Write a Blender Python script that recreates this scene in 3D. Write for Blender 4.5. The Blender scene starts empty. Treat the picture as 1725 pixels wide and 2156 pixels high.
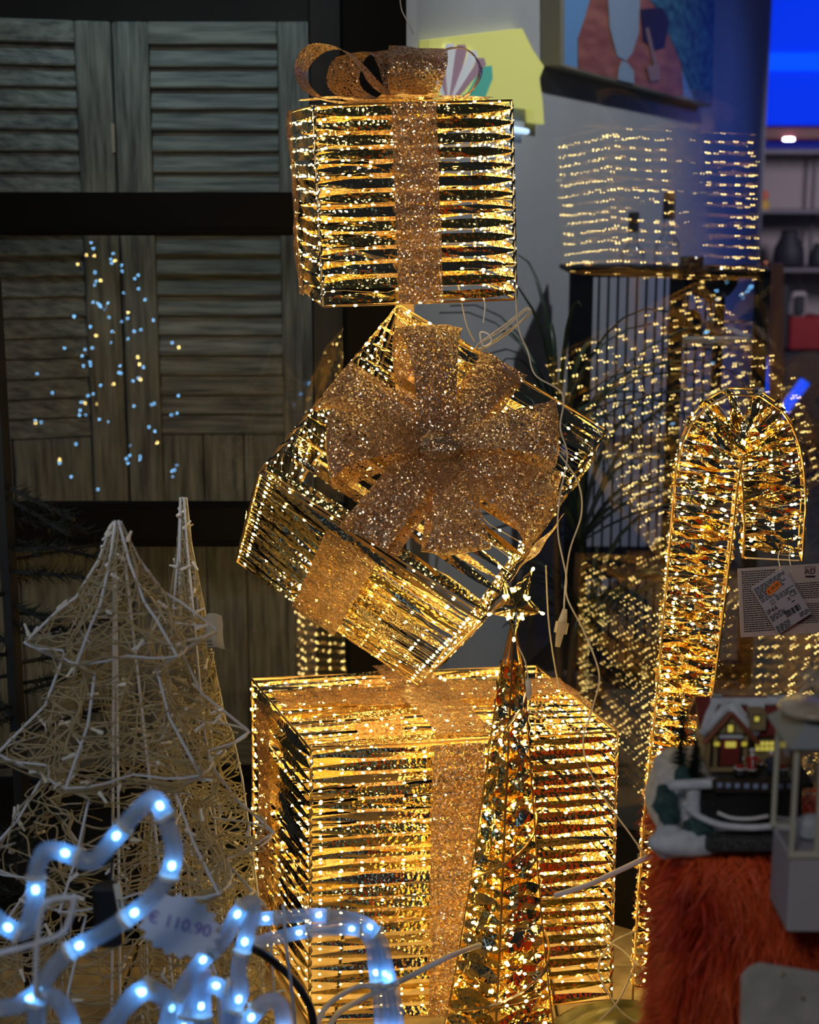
import bpy, math, random
from mathutils import Vector as V, Matrix, noise
random.seed(7)
R = random.random
def U(a, b): return a + (b - a) * random.random()
sc = bpy.context.scene
COL = sc.collection
PI = math.pi
# ------------------------------------------------------------------ camera
FP, PITCH, HC = 3200.0, math.radians(11.96), 1.09
CAM = V((0, 0, HC))
FW = V((0, math.cos(PITCH), -math.sin(PITCH))); UPV = V((0, math.sin(PITCH), math.cos(PITCH))); RT = V((1, 0, 0))
cd = bpy.data.cameras.new('camera'); cam = bpy.data.objects.new('camera', cd); COL.objects.link(cam)
cam.location = CAM; cam.rotation_euler = (math.radians(90) - PITCH, 0, 0)
cd.sensor_fit = 'VERTICAL'; cd.sensor_height = 36; cd.sensor_width = 28.8
cd.lens = FP / 2156 * 36; cd.clip_start = .05; cd.clip_end = 50
cd.dof.use_dof = True; cd.dof.focus_distance = 1.93; cd.dof.aperture_fstop = cd.lens / 1000 / .0100
sc.camera = cam
# ------------------------------------------------------------------ world, lights, exposure
w = bpy.data.worlds.new('night'); sc.world = w; w.use_nodes = True
w.node_tree.nodes['Background'].inputs[0].default_value = (.10, .13, .2, 1)
w.node_tree.nodes['Background'].inputs[1].default_value = .10
def area(name, loc, aim, size, power, col, shape='SQUARE', spread=None):
    l = bpy.data.lights.new(name, 'AREA'); l.energy = power; l.color = col; l.size = size
    if spread: l.spread = math.radians(spread)
    o = bpy.data.objects.new(name, l); COL.objects.link(o); o.location = loc
    o.rotation_euler = (V(aim) - V(loc)).to_track_quat('-Z', 'Y').to_euler(); return o
def spot(name, loc, aim, power, col, ang, blend=.6, rad=.03):
    l = bpy.data.lights.new(name, 'SPOT'); l.energy = power; l.color = col; l.spot_size = math.radians(ang); l.spot_blend = blend; l.shadow_soft_size = rad
    o = bpy.data.objects.new(name, l); COL.objects.link(o); o.location = loc
    o.rotation_euler = (V(aim) - V(loc)).to_track_quat('-Z', 'Y').to_euler(); return o
area('street_light', (-.7, -1.2, 2.5), (0, 1.9, .75), .6, 15, (.96, .95, 1.0))
spot('bow_fill_spot', (-1.15, .1, 2.0), (.0, 1.9, .9), 44, (1, .95, .92), 24, .7, .08)  # added fill, unseen: brightens the bows and ribbons
spot('interior_spot', (1.5, 2.9, 2.9), (.45, 3.7, 1.1), 95, (.93, .97, 1), 80, .8, .05)
spot('far_shop_fill', (2.3, 5.6, 1.5), (1.9, 7.8, 1.0), 60, (1, .86, .95), 75, .5, .2)  # added and out of view: lifts the dark shelving in the far shop
spot('blue_spill_fill', (2.6, 5.2, 1.9), (1.1, 5.3, .9), 30, (.08, .18, 1), 80, 1, .2)  # added spot strengthening the blue panel's spill on the grey wall
spot('shutter_spot', (-.5, 1.75, 2.2), (-.36, 2.75, 1.35), 28, (.55, .86, 1), 44, 1, .1)
sc.view_settings.view_transform = 'Standard'; sc.view_settings.look = 'None'
sc.view_settings.exposure = 0; sc.view_settings.gamma = 1; sc.view_settings.use_curve_mapping = False
cy = sc.cycles
cy.use_denoising = True; cy.denoiser = 'OPENIMAGEDENOISE'; cy.denoising_input_passes = 'RGB_ALBEDO_NORMAL'
cy.max_bounces = 9; cy.diffuse_bounces = 2; cy.glossy_bounces = 4; cy.transparent_max_bounces = 16; cy.transmission_bounces = 6
cy.sample_clamp_indirect = 6; cy.caustics_reflective = True; cy.caustics_refractive = False; cy.use_light_tree = True
cy.use_adaptive_sampling = False
# ------------------------------------------------------------------ helpers
def pt(px, py, zc):   # point at camera depth zc seen at pixel (px,py): used for measuring places
    return CAM + zc * (FW + (px - 862.5) / FP * RT - (py - 1078) / FP * UPV)
def py_(px, py, Y):   # the same at world depth Y
    d = FW + (px - 862.5) / FP * RT - (py - 1078) / FP * UPV
    return CAM + d * (Y / d.y)
M = {}
def mat(name, col=(.5, .5, .5), rough=.5, metal=0, emis=None, es=0, alpha=1, spec=.5, trans=0, sub=0):
    m = bpy.data.materials.new(name); m.use_nodes = True; M[name] = m
    b = m.node_tree.nodes['Principled BSDF']
    b.inputs['Base Color'].default_value = (*col, 1); b.inputs['Roughness'].default_value = rough
    b.inputs['Metallic'].default_value = metal; b.inputs['Specular IOR Level'].default_value = spec
    b.inputs['Alpha'].default_value = alpha; b.inputs['Transmission Weight'].default_value = trans
    if emis: b.inputs['Emission Color'].default_value = (*emis, 1); b.inputs['Emission Strength'].default_value = es
    return m
def nd(m, t, **k):
    n = m.node_tree.nodes.new(t)
    for a, v in k.items():
        if a.startswith('_'): n.inputs[a[1:].replace('_', ' ')].default_value = v
        else: setattr(n, a, v)
    return n
def lk(m, a, b): m.node_tree.links.new(a, b)
def P(m): return m.node_tree.nodes['Principled BSDF']
def varied(m, c1, c2, scale=8, stretch=(1, 1, 1), detail=5, bump=0, dist=.002, lo=.35, hi=.65, rough=None):
    tc = nd(m, 'ShaderNodeTexCoord'); mp = nd(m, 'ShaderNodeMapping'); mp.inputs['Scale'].default_value = stretch
    n = nd(m, 'ShaderNodeTexNoise'); n.inputs['Scale'].default_value = scale; n.inputs['Detail'].default_value = detail
    r = nd(m, 'ShaderNodeValToRGB'); r.color_ramp.elements[0].position = lo; r.color_ramp.elements[1].position = hi
    r.color_ramp.elements[0].color = (*c1, 1); r.color_ramp.elements[1].color = (*c2, 1)
    lk(m, tc.outputs['Object'], mp.inputs[0]); lk(m, mp.outputs[0], n.inputs['Vector']); lk(m, n.outputs[0], r.inputs[0]); lk(m, r.outputs[0], P(m).inputs['Base Color'])
    if bump:
        b = nd(m, 'ShaderNodeBump'); b.inputs['Strength'].default_value = bump; b.inputs['Distance'].default_value = dist
        lk(m, n.outputs[0], b.inputs['Height']); lk(m, b.outputs[0], P(m).inputs['Normal'])
    return m
def wood(name, c1, c2, ax=0, rough=.6, sc_=1):
    st = [14, 14, 14]; st[ax] = 1.2
    m = mat(name, rough=rough); return varied(m, c1, c2, 5 * sc_, tuple(st), 8, .5, .002, .3, .7)
def me_obj(name, verts, faces, m, parent=None, smooth=False, loc=None, edges=()):
    me = bpy.data.meshes.new(name); me.from_pydata([tuple(v) for v in verts], list(edges), faces); me.update()
    if smooth:
        for p in me.polygons: p.use_smooth = True
    if m: me.materials.append(M[m] if isinstance(m, str) else m)
    o = bpy.data.objects.new(name, me); COL.objects.link(o)
    if parent: o.parent = parent
    if loc is not None: o.location = loc
    return o
class B:   # collects shapes into one mesh
    def __init__(s): s.v = []; s.f = []
    def add(s, vs, fs):
        k = len(s.v); s.v += [V(v) for v in vs]; s.f += [tuple(i + k for i in f) for f in fs]; return s
    def box(s, c, d, rot=None):
        c = V(c); q = []
        for x in (-.5, .5):
            for y in (-.5, .5):
                for z in (-.5, .5):
                    p = V((x * d[0], y * d[1], z * d[2]))
                    if rot: p = rot @ p
                    q.append(c + p)
        return s.add(q, [(0, 1, 3, 2), (4, 6, 7, 5), (0, 4, 5, 1), (2, 3, 7, 6), (0, 2, 6, 4), (1, 5, 7, 3)])
    def bbox(s, c, d, bev, rot=None):   # box with chamfered edges along every side
        c = V(c); hx, hy, hz = d[0] / 2, d[1] / 2, d[2] / 2; b = min(bev, hx * .9, hy * .9, hz * .9)
        rings = []
        for z, k in ((-hz, b), (-hz + b, 0), (hz - b, 0), (hz, b)):
            x, y = hx - k, hy - k
            ring = [(-x + b, -y), (x - b, -y), (x, -y + b), (x, y - b), (x - b, y), (-x + b, y), (-x, y - b), (-x, -y + b)]
            rings.append([V((p[0], p[1], z)) for p in ring])
        vs = [c + (rot @ p if rot else p) for r in rings for p in r]; fs = []
        for i in range(3):
            for j in range(8): fs.append((i * 8 + j, i * 8 + (j + 1) % 8, (i + 1) * 8 + (j + 1) % 8, (i + 1) * 8 + j))
        fs += [tuple(range(7, -1, -1)), tuple(range(24, 32))]
        return s.add(vs, fs)
    def tube(s, pts, r, n=6, closed=False, cap=True):
        pts = [V(p) for p in pts]; L = len(pts); rs = r if isinstance(r, (list, tuple)) else [r] * L
        t = (pts[1] - pts[0]).normalized(); a = t.orthogonal().normalized(); vs = []; fs = []
        for i in range(L):
            t2 = ((pts[(i + 1) % L] if (closed or i < L - 1) else pts[i]) - (pts[i - 1] if (closed or i > 0) else pts[i]))
            if t2.length > 1e-9: t2 = t2.normalized()
            else: t2 = t
            a = (a - t2 * a.dot(t2)); a = a.normalized() if a.length > 1e-6 else t2.orthogonal().normalized(); b = t2.cross(a); t = t2
            for j in range(n):
                th = 2 * PI * j / n; vs.append(pts[i] + rs[i] * (math.cos(th) * a + math.sin(th) * b))
        for i in range(L if closed else L - 1):
            for j in range(n): fs.append((i * n + j, i * n + (j + 1) % n, ((i + 1) % L) * n + (j + 1) % n, ((i + 1) % L) * n + j))
        if cap and not closed: fs += [tuple(range(n - 1, -1, -1)), tuple((L - 1) * n + j for j in range(n))]
        return s.add(vs, fs)
    def lathe(s, c, prof, n=20):
        c = V(c); vs = []; fs = []
        for (r, z) in prof:
            for j in range(n): vs.append(c + V((r * math.cos(2 * PI * j / n), r * math.sin(2 * PI * j / n), z)))
        for i in range(len(prof) - 1):
            for j in range(n): fs.append((i * n + j, i * n + (j + 1) % n, (i + 1) * n + (j + 1) % n, (i + 1) * n + j))
        fs += [tuple(range(n - 1, -1, -1)), tuple((len(prof) - 1) * n + j for j in range(n))]
        return s.add(vs, fs)
    def ico(s, c, r, ax=None, st=1):
        c = V(c); p = 1.618034; q = []
        for a, b in ((1, p), (-1, p), (1, -p), (-1, -p)): q += [V((0, a, b)), V((a, b, 0)), V((b, 0, a))]
        q = [v.normalized() * r for v in q]
        # hull faces of the icosahedron
        if not B.ICO:
            e = min((q[0] - k).length for k in q[1:]) * 1.02
            for i in range(12):
                for j in range(i + 1, 12):
                    for k in range(j + 1, 12):
                        if (q[i] - q[j]).length < e and (q[j] - q[k]).length < e and (q[i] - q[k]).length < e:
                            n = (q[j] - q[i]).cross(q[k] - q[i]); B.ICO.append((i, j, k) if n.dot(q[i]) > 0 else (i, k, j))
        if ax is not None: a = V(ax).normalized(); q = [v + a * v.dot(a) * (st - 1) for v in q]
        return s.add([c + v for v in q], B.ICO)
    def ball(s, c, r, sc3=(1, 1, 1), nu=14, nv=9, bump=0, fr=30):
        c = V(c); vs = []; fs = []
        for i in range(nv + 1):
            for j in range(nu):
                a = PI * i / nv; b = 2 * PI * j / nu
                p = V((math.sin(a) * math.cos(b), math.sin(a) * math.sin(b), math.cos(a)))
                rr = r * (1 + bump * noise.noise(p * 2 + c * fr)); vs.append(c + V((p.x * sc3[0], p.y * sc3[1], p.z * sc3[2])) * rr)
        for i in range(nv):
            for j in range(nu): fs.append((i * nu + j, (i + 1) * nu + j, (i + 1) * nu + (j + 1) % nu, i * nu + (j + 1) % nu))
        return s.add(vs, fs)
    def quad(s, a, b, c, d): return s.add([a, b, c, d], [(0, 1, 2, 3)])
    def grid(s, rows):
        n = len(rows[0]); vs = [p for r in rows for p in r]; fs = []
        for i in range(len(rows) - 1):
            for j in range(n - 1): fs.append((i * n + j, i * n + j + 1, (i + 1) * n + j + 1, (i + 1) * n + j))
        return s.add(vs, fs)
    def out(s, name, m, parent=None, smooth=False, stuff=False):
        # vertices are given in world space; a child's mesh is moved into its parent's frame
        off = V((0, 0, 0)); q = parent
        while q is not None: off += q.location; q = q.parent
        o = me_obj(name, [v - off for v in s.v], s.f, m, parent, smooth)
        if stuff: o['kind'] = 'stuff'
        return o
B.ICO = []
def spline(pts, n=8, closed=False):
    pts = [V(p) for p in pts]; L = len(pts); out = []
    for i in range(L if closed else L - 1):
        g = (lambda k: pts[k % L]) if closed else (lambda k: pts[max(0, min(L - 1, k))])
        p0, p1, p2, p3 = g(i - 1), g(i), g(i + 1), g(i + 2)
        for j in range(n):
            t = j / n
            out.append(.5 * ((2 * p1) + (p2 - p0) * t + (2 * p0 - 5 * p1 + 4 * p2 - p3) * t * t + (3 * p1 - p0 - 3 * p2 + p3) * t ** 3))
    if not closed: out.append(pts[-1])
    return out
def tag(o, label=None, cat=None, group=None, kind=None):
    if label: o['label'] = label
    if cat: o['category'] = cat
    if group: o['group'] = group
    if kind: o['kind'] = kind
    return o
def thing(name, loc, label, cat, group=None):
    o = bpy.data.objects.new(name, None); COL.objects.link(o); o.location = loc; o.empty_display_size = .05
    return tag(o, label, cat, group)
def struct(o): o['kind'] = 'structure'; return o
def text(s, size, mtx, m, parent, name='lettering', ext=.0001):
    c = bpy.data.curves.new('t', 'FONT'); c.body = s; c.size = size; c.extrude = ext; c.align_x = 'CENTER'; c.align_y = 'CENTER'
    o = bpy.data.objects.new('t', c); COL.objects.link(o); bpy.context.view_layer.update()
    me = bpy.data.meshes.new_from_object(o); bpy.data.objects.remove(o)
    me.name = name; me.materials.clear(); me.materials.append(M[m])
    off = V((0, 0, 0)); q = parent
    while q is not None: off += q.location; q = q.parent
    me.transform(Matrix.Translation(-off) @ mtx)
    k = bpy.data.objects.new(name, me); COL.objects.link(k); k.parent = parent; return k
def frame(o, x, y):   # matrix with origin o, x axis and y axis given
    x = V(x).normalized(); z = x.cross(V(y)).normalized(); y = z.cross(x)
    return Matrix(((x.x, y.x, z.x, o.x), (x.y, y.y, z.y, o.y), (x.z, y.z, z.z, o.z), (0, 0, 0, 1)))
# ------------------------------------------------------------------ materials
def foil(name, col, rough, bs=.5):
    m = mat(name, col, rough, 1)
    tc = nd(m, 'ShaderNodeTexCoord'); v = nd(m, 'ShaderNodeTexVoronoi'); v.inputs['Scale'].default_value = 170
    n = nd(m, 'ShaderNodeTexNoise'); n.inputs['Scale'].default_value = 60
    ad = nd(m, 'ShaderNodeMath', operation='ADD'); b = nd(m, 'ShaderNodeBump'); b.inputs['Strength'].default_value = bs; b.inputs['Distance'].default_value = .0025
    lk(m, tc.outputs['Object'], v.inputs['Vector']); lk(m, tc.outputs['Object'], n.inputs['Vector'])
    lk(m, v.outputs['Distance'], ad.inputs[0]); lk(m, n.outputs[0], ad.inputs[1]); lk(m, ad.outputs[0], b.inputs['Height']); lk(m, b.outputs[0], P(m).inputs['Normal'])
    return m
foil('gold_foil', (1, .74, .25), .16, .5)
foil('champagne_foil', (1, .82, .46), .10, .3)
mat('gold_rod', (.85, .6, .28), .32, 1)
mat('wire_silver', (.55, .45, .3), .4, .7)
mat('led_warm', (1, .8, .4), .4, 0, (1, .70, .22), 46)
mat('led_blue', (.5, .75, 1), .4, 0, (.20, .55, 1), 24)
mat('led_dim_bulb', (.95, .92, .82), .25, 0)
def glitter(name, c1, c2, al):
    m = mat(name, c1, .33, .9); p = P(m)
    tc = nd(m, 'ShaderNodeTexCoord'); v = nd(m, 'ShaderNodeTexVoronoi'); v.inputs['Scale'].default_value = 560
    lk(m, tc.outputs['Object'], v.inputs['Vector'])
    sep = nd(m, 'ShaderNodeVectorMath', operation='SUBTRACT'); sep.inputs[1].default_value = (.5, .5, .5); lk(m, v.outputs['Color'], sep.inputs[0])
    sc_ = nd(m, 'ShaderNodeVectorMath', operation='SCALE'); sc_.inputs['Scale'].default_value = 1.5; lk(m, sep.outputs[0], sc_.inputs[0])
    g = nd(m, 'ShaderNodeNewGeometry'); ad = nd(m, 'ShaderNodeVectorMath', operation='ADD'); lk(m, g.outputs['Normal'], ad.inputs[0]); lk(m, sc_.outputs[0], ad.inputs[1])
    no = nd(m, 'ShaderNodeVectorMath', operation='NORMALIZE'); lk(m, ad.outputs[0], no.inputs[0]); lk(m, no.outputs[0], p.inputs['Normal'])
    r = nd(m, 'ShaderNodeValToRGB'); r.color_ramp.elements[0].position = .25; r.color_ramp.elements[1].position = .8
    r.color_ramp.elements[0].color = (*c1, 1); r.color_ramp.elements[1].color = (*c2, 1)
    sx = nd(m, 'ShaderNodeSeparateColor'); lk(m, v.outputs['Color'], sx.inputs[0]); lk(m, sx.outputs[1], r.inputs[0]); lk(m, r.outputs[0], p.inputs['Base Color'])
    # woven mesh: small holes between the threads, threads let some light through
    tr = nd(m, 'ShaderNodeBsdfTransparent'); tl = nd(m, 'ShaderNodeBsdfTranslucent'); tl.inputs[0].default_value = (.95, .5, .2, 1)
    m1 = nd(m, 'ShaderNodeMixShader'); m1.inputs[0].default_value = .14; m2 = nd(m, 'ShaderNodeMixShader')
    gt = nd(m, 'ShaderNodeMath', operation='LESS_THAN'); gt.inputs[1].default_value = al; lk(m, sx.outputs[2], gt.inputs[0])
    lk(m, p.outputs[0], m1.inputs[1]); lk(m, tl.outputs[0], m1.inputs[2]); lk(m, gt.outputs[0], m2.inputs[0]); lk(m, m1.outputs[0], m2.inputs[1]); lk(m, tr.outputs[0], m2.inputs[2])
    lk(m, m2.outputs[0], m.node_tree.nodes['Material Output'].inputs[0]); return m
glitter('glitter_ribbon', (.42, .25, .11), (1, .86, .66), .15)
def pane(name, fac):
    m = bpy.data.materials.new(name); m.use_nodes = True; M[name] = m; m.node_tree.nodes.remove(P(m))
    t = nd(m, 'ShaderNodeBsdfTransparent'); t.inputs[0].default_value = (.96, .975, .98, 1); g = nd(m, 'ShaderNodeBsdfGlossy'); g.inputs['Roughness'].default_value = 0
    f = nd(m, 'ShaderNodeLayerWeight'); f.inputs[0].default_value = .3; mm = nd(m, 'ShaderNodeMath', operation='MULTIPLY_ADD'); mm.inputs[1].default_value = .35; mm.inputs[2].default_value = fac
    mx = nd(m, 'ShaderNodeMixShader'); lk(m, f.outputs['Fresnel'], mm.inputs[0]); lk(m, mm.outputs[0], mx.inputs[0]); lk(m, t.outputs[0], mx.inputs[1]); lk(m, g.outputs[0], mx.inputs[2])
    lk(m, mx.outputs[0], m.node_tree.nodes['Material Output'].inputs[0]); return m
pane('window_glass', .06)
pane('clear_glass', .06)
def clear_plastic(name, col, a):
    m = mat(name, col, .18, 0, spec=.8); t = nd(m, 'ShaderNodeBsdfTransparent'); mx = nd(m, 'ShaderNodeMixShader'); mx.inputs[0].default_value = a
    tl = nd(m, 'ShaderNodeBsdfTranslucent'); tl.inputs[0].default_value = (*col, 1); m0 = nd(m, 'ShaderNodeMixShader'); m0.inputs[0].default_value = .4
    lk(m, P(m).outputs[0], m0.inputs[1]); lk(m, tl.outputs[0], m0.inputs[2])
    lk(m, m0.outputs[0], mx.inputs[1]); lk(m, t.outputs[0], mx.inputs[2]); lk(m, mx.outputs[0], m.node_tree.nodes['Material Output'].inputs[0]); return m
clear_plastic('rope_tube', (.46, .64, .90), .5)
clear_plastic('clear_wire', (.66, .60, .42), .22)
clear_plastic('cable_beige', (.82, .76, .62), .1)
mat('white_enamel', (.80, .82, .86), .35)
mat('cable_white', (.85, .85, .82), .4)
mat('black_rubber', (.012, .012, .013), .4)
mat('window_black', (.006, .006, .0065), .9, spec=.12)
wood('grey_wood_x', (.11, .105, .085), (.40, .38, .31), 0, sc_=1.6)
wood('grey_wood_z', (.11, .10, .08), (.38, .36, .295), 2, sc_=1.6)
wood('dark_brown_wood', (.010, .008, .006), (.025, .02, .014), 2)
wood('orange_wood', (.25, .09, .03), (.45, .18, .07), 2)
wood('pole_wood', (.45, .3, .14), (.62, .43, .22), 2)
varied(mat('plaster', rough=.85), (.50, .50, .52), (.57, .57, .58), 3, bump=.15, dist=.001)
varied(mat('brown_wall', rough=.9), (.055, .045, .03), (.085, .07, .045), 2)
varied(mat('stone_tile', rough=.55), (.26, .2, .11), (.44, .35, .2), 30, detail=8, bump=.6, dist=.003)
mat('grout', (.06, .055, .04), .9)
mat('black_metal', (.006, .006, .008), .7, spec=.15)
mat('grey_shelf', (.3, .3, .31), .5)
mat('smoked_glass', (.012, .012, .014), .06, 0, spec=.6)
varied(mat('leaf', rough=.45), (.012, .03, .010), (.03, .055, .018), 20)
varied(mat('fir', rough=.6), (.004, .012, .008), (.012, .022, .014), 40)
mat('terracotta', (.08, .05, .04), .7)
varied(mat('red_fur', rough=.6), (.62, .035, .006), (1, .15, .025), 14)
varied(mat('snow', rough=.75), (.62, .64, .68), (.82, .83, .86), 120, bump=.6, dist=.0012)
mat('snow_sparkle', (.95, .95, 1), .2, 1)
mat('roof_red', (.22, .03, .02), .6); mat('roof_trim', (.30, .08, .04), .5)
varied(mat('house_wall', rough=.7), (.28, .2, .09), (.4, .3, .14), 80)
mat('timber', (.03, .018, .012), .6)
mat('window_lit', (.5, .45, .08), .4, 0, (.85, .72, .12), .42)
mat('lamp_yellow', (.6, .5, .05), .4, 0, (.85, .72, .08), .35)
mat('window_blue', (.35, .42, .6), .25)
mat('tunnel', (.008, .008, .008), .6)
varied(mat('rock_green', rough=.7), (.012, .05, .045), (.05, .11, .10), 60, bump=.5)
varied(mat('gravel', rough=.8), (.02, .022, .02), (.16, .16, .15), 700, lo=.45, hi=.7, bump=.7)
mat('santa_red', (.45, .02, .015), .5); mat('cloth_black', (.01, .01, .012), .6); mat('cloth_blue', (.03, .04, .07), .6)
mat('skin', (.62, .33, .22), .5); mat('cotton', (.85, .83, .8), .8)
mat('lantern_paint', (.62, .58, .45), .5); mat('lantern_roof', (.33, .36, .36), .6); mat('lantern_panel', (.5, .46, .47), .6)
varied(mat('pearl', rough=.3), (.5, .38, .24), (.75, .66, .52), 60); 
varied(mat('card_glitter', rough=.5), (.44, .42, .38), (.6, .56, .5), 50, bump=.5)
mat('paper', (.55, .44, .37), .8); mat('paper_dark', (.47, .35, .26), .8); mat('ink', (.02, .02, .025), .7)
mat('sticker_orange', (1, .25, .02), .5); mat('tag_white', (.72, .76, .88), .7); mat('ink_violet', (.22, .15, .55), .7)
mat('label_cream', (.72, .66, .5), .6); mat('ink_red', (.35, .06, .04), .6)
mat('feather', (.7, .62, .5), .8)
mat('blue_panel', (.0, .01, .2), .8, 0, (0, .035, .9), 1.0, spec=.1)
mat('blue_glow', (.0, .02, .3), .8, 0, (0, .085, 1), 1.1, spec=.1)
mat('red_band', (.12, .008, .02), .5); mat('shop_white', (.52, .46, .50), .8); mat('shop_dark', (.03, .03, .045), .6)
mat('shop_grey', (.22, .21, .26), .7); mat('red_box', (.35, .02, .03), .5); mat('yellow_box', (.75, .45, .03), .5); mat('orange_box', (.75, .14, .05), .5)
mat('white_lamp', (1, 1, 1), .5, 0, (1, .98, .93), 14); mat('copper', (.8, .3, .18), .25, 1)
mat('reflected_yellow', (.75, .72, .22), .5, 0, (.62, .60, .16), .55); mat('reflected_teal', (.1, .45, .35), .5, 0, (.10, .42, .32), .4)  # emissive colours of the painted sign reflection
mat('reflected_white', (.75, .75, .75), .5, 0, (.6, .62, .64), .45); mat('reflected_mauve', (.4, .25, .3), .5, 0, (.35, .22, .27), .4)
mat('reflected_streak', (.7, .85, 1), .5, 0, (.5, .72, 1), 1.4)  # emissive colour of the painted streak reflection
mat('picture_edge', (.30, .27, .2), .6)
mat('cork', (.4, .22, .1), .8)
def print_mat():
    m = mat('print_board', (.5, .2, .15), .45); varied(m, (.30, .09, .05), (.50, .18, .11), 6, (1, 1, 6), 6); return m
print_mat()
varied(mat('print_sea', rough=.45), (.02, .06, .10), (.09, .28, .38), 5, (3, 3, 9), 7)
mat('print_blue', (.20, .42, .78), .45); mat('print_vase', (.35, .45, .58), .45); mat('print_dark', (.03, .02, .025), .45); mat('print_stick', (.35, .22, .2), .45)

# ================================================================== STRUCTURE
fl = struct(B().box((.4, 3.2, -.03), (5.2, 9.6, .04)).out('floor', 'grout'))
for i in range(-4, 5):
    for j in range(0, 8):
        if -1 < i * .3 < 1.3 and .95 + j * .3 < 2.3: B().bbox((i * .3 + .05, .95 + j * .3, -.005), (.296, .296, .012), .002).out('tile', 'stone_tile', fl)
struct(B().box((-1.07, 3.3, 1.2), (2.1, .06, 2.6)).out('wall_back', 'brown_wall'))
# grey wall running away to the right behind the glass
WA, WD = V((-.02, 2.68, 0)), V((.37, .93, 0)).normalized(); WN = V((WD.y, -WD.x, 0))
def on_wall(px, py, off=.0):   # where the sight line meets the grey wall
    d = FW + (px - 862.5) / FP * RT - (py - 1078) / FP * UPV
    t = (WA + WN * off - CAM).dot(WN) / d.dot(WN); return CAM + d * t
we = on_wall(1612, 300); WL = (we - WA).dot(WD)
rw = B(); a = WA - WD * .0; b = WA + WD * WL; th = -WN * .12
rw.add([a, b, b + th, a + th, a + V((0, 0, 2.6)), b + V((0, 0, 2.6)), b + th + V((0, 0, 2.6)), a + th + V((0, 0, 2.6))], [(0, 1, 5, 4), (1, 2, 6, 5), (2, 3, 7, 6), (3, 0, 4, 7), (4, 5, 6, 7), (0, 3, 2, 1)])
struct(rw.out('wall_right', 'plaster'))
struct(B().box((1.6, 7.9, 1.3), (2.6, .05, 2.8)).out('wall_far', 'shop_white'))
# window frame, left: black bars and one pane
YF = 2.52
win = struct(bpy.data.objects.new('window_1', None)); COL.objects.link(win); win.location = (-.8, YF, 0)
def zat(py, Y): return py_(862, py, Y).z
for (y0, y1) in ((405, 496), (1069, 1152)):
    z0, z1 = zat(y1, YF - .03), zat(y0, YF - .03)
    bb = B(); bb.bbox((-.81, YF, (z0 + z1) / 2), (1.42, .06, z1 - z0), .003); bb.box((-.81, YF - .031, z0 + .008), (1.42, .004, .004)); bb.out('frame_bar', 'window_black', win)
bb = B(); bb.bbox((-.81, YF, .03), (1.42, .07, .075), .003); bb.box((-.81, YF - .036, .055), (1.42, .006, .006)); bb.out('sill_bar', 'window_black', win)
B().bbox((-.055, YF + .01, 1.15), (.10, .09, 2.3), .004).out('frame_post', 'window_black', win)
B().bbox((-.135, YF + .04, 1.15), (.055, .05, 2.3), .004).out('frame_post', 'dark_brown_wood', win)
B().box((-.80, YF + .0, 1.15), (1.38, .004, 2.25)).out('pane', 'window_glass', win)
# angled double-glazed shop window, right
G0, GD = V((-.004, 2.56, 0)), V((.833, -.554, 0)).normalized(); GN = V((-GD.y, GD.x, 0))
w2 = struct(bpy.data.objects.new('window_2', None)); COL.objects.link(w2); w2.location = (.4, 2.2, 0)
for k in range(2):
    o = GN * (.0065 * k); p = G0 + o; q = G0 + GD * 1.7 + o
    tz = GN * .045 + V((0, 0, 2.4)); B().quad(p, q, q + tz, p + tz).out('pane', 'window_glass', w2)
rl = B(); p = G0 + GD * .85 + GN * .004; rl.box(p + V((0, 0, .01)), (1.7, .03, .03), Matrix.Rotation(math.atan2(GD.y, GD.x), 3, 'Z')); rl.out('bottom_rail', 'window_black', w2)
for nm, poly in (('trim_1', [(-1.5, 2.06), (-.245, 2.06), (-.245, 2.48), (-1.5, 2.48)]), ('trim_2', [(.30, 2.13), (1.3, 1.46), (1.3, 1.66), (.30, 2.33)])):
    q = [V((x, y, 0)) for x, y in poly]; u = [V((x, y, .082)) for x, y in poly]
    struct(B().add(q + u, [(3, 2, 1, 0), (4, 5, 6, 7), (0, 1, 5, 4), (1, 2, 6, 5), (2, 3, 7, 6), (3, 0, 4, 7)]).out(nm, 'window_black'))
# ================================================================== LOUVRED SHUTTERS
def shutter(x0, Y0, x1, Y1, ztop, label, flip):
    t = thing('louvred_shutter', ((x0 + x1) / 2, (Y0 + Y1) / 2, 0), label, 'shutter', 'louvred wooden shutters behind the window')
    L = math.hypot(x1 - x0, Y1 - Y0); rot = Matrix.Rotation(math.atan2(Y1 - Y0, x1 - x0), 3, 'Z'); o = V((x0, Y0, 0))
    def at(u, v, z): return o + rot @ V((u, v, z))
    sw = .062; zb = .004
    for u in (sw / 2, L - sw / 2): B().bbox(at(u, 0, (ztop + zb) / 2), (sw, .028, ztop - zb), .003, rot).out('stile', 'grey_wood_z', t)
    B().bbox(at(L / 2, 0, ztop - .019), (L - 2 * sw, .028, .038), .002, rot).out('rail', 'grey_wood_x', t)
    B().bbox(at(L / 2, 0, .03), (L - 2 * sw, .028, .05), .002, rot).out('rail', 'grey_wood_x', t)
    z = ztop - .040; tilt = rot @ Matrix.Rotation(math.radians(-24), 3, 'X')
    while z > .66:
        z -= .0362
        B().bbox(at(L / 2, U(-.0015, .0015), z + .018), (L - 2 * sw, .008, .038), .002, tilt).out('slat', 'grey_wood_x', t)
    n = 3
    for k in range(n):
        wd = (L - 2 * sw) / n; B().bbox(at(sw + wd * (k + .5), 0, (z + .055) / 2), (wd - .002, .014, z - .058), .002, rot).out('board', 'grey_wood_z', t)
    return t, at, L
zt = zat(47, 2.78)
xh = py_(243, 300, 2.78).x
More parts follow.
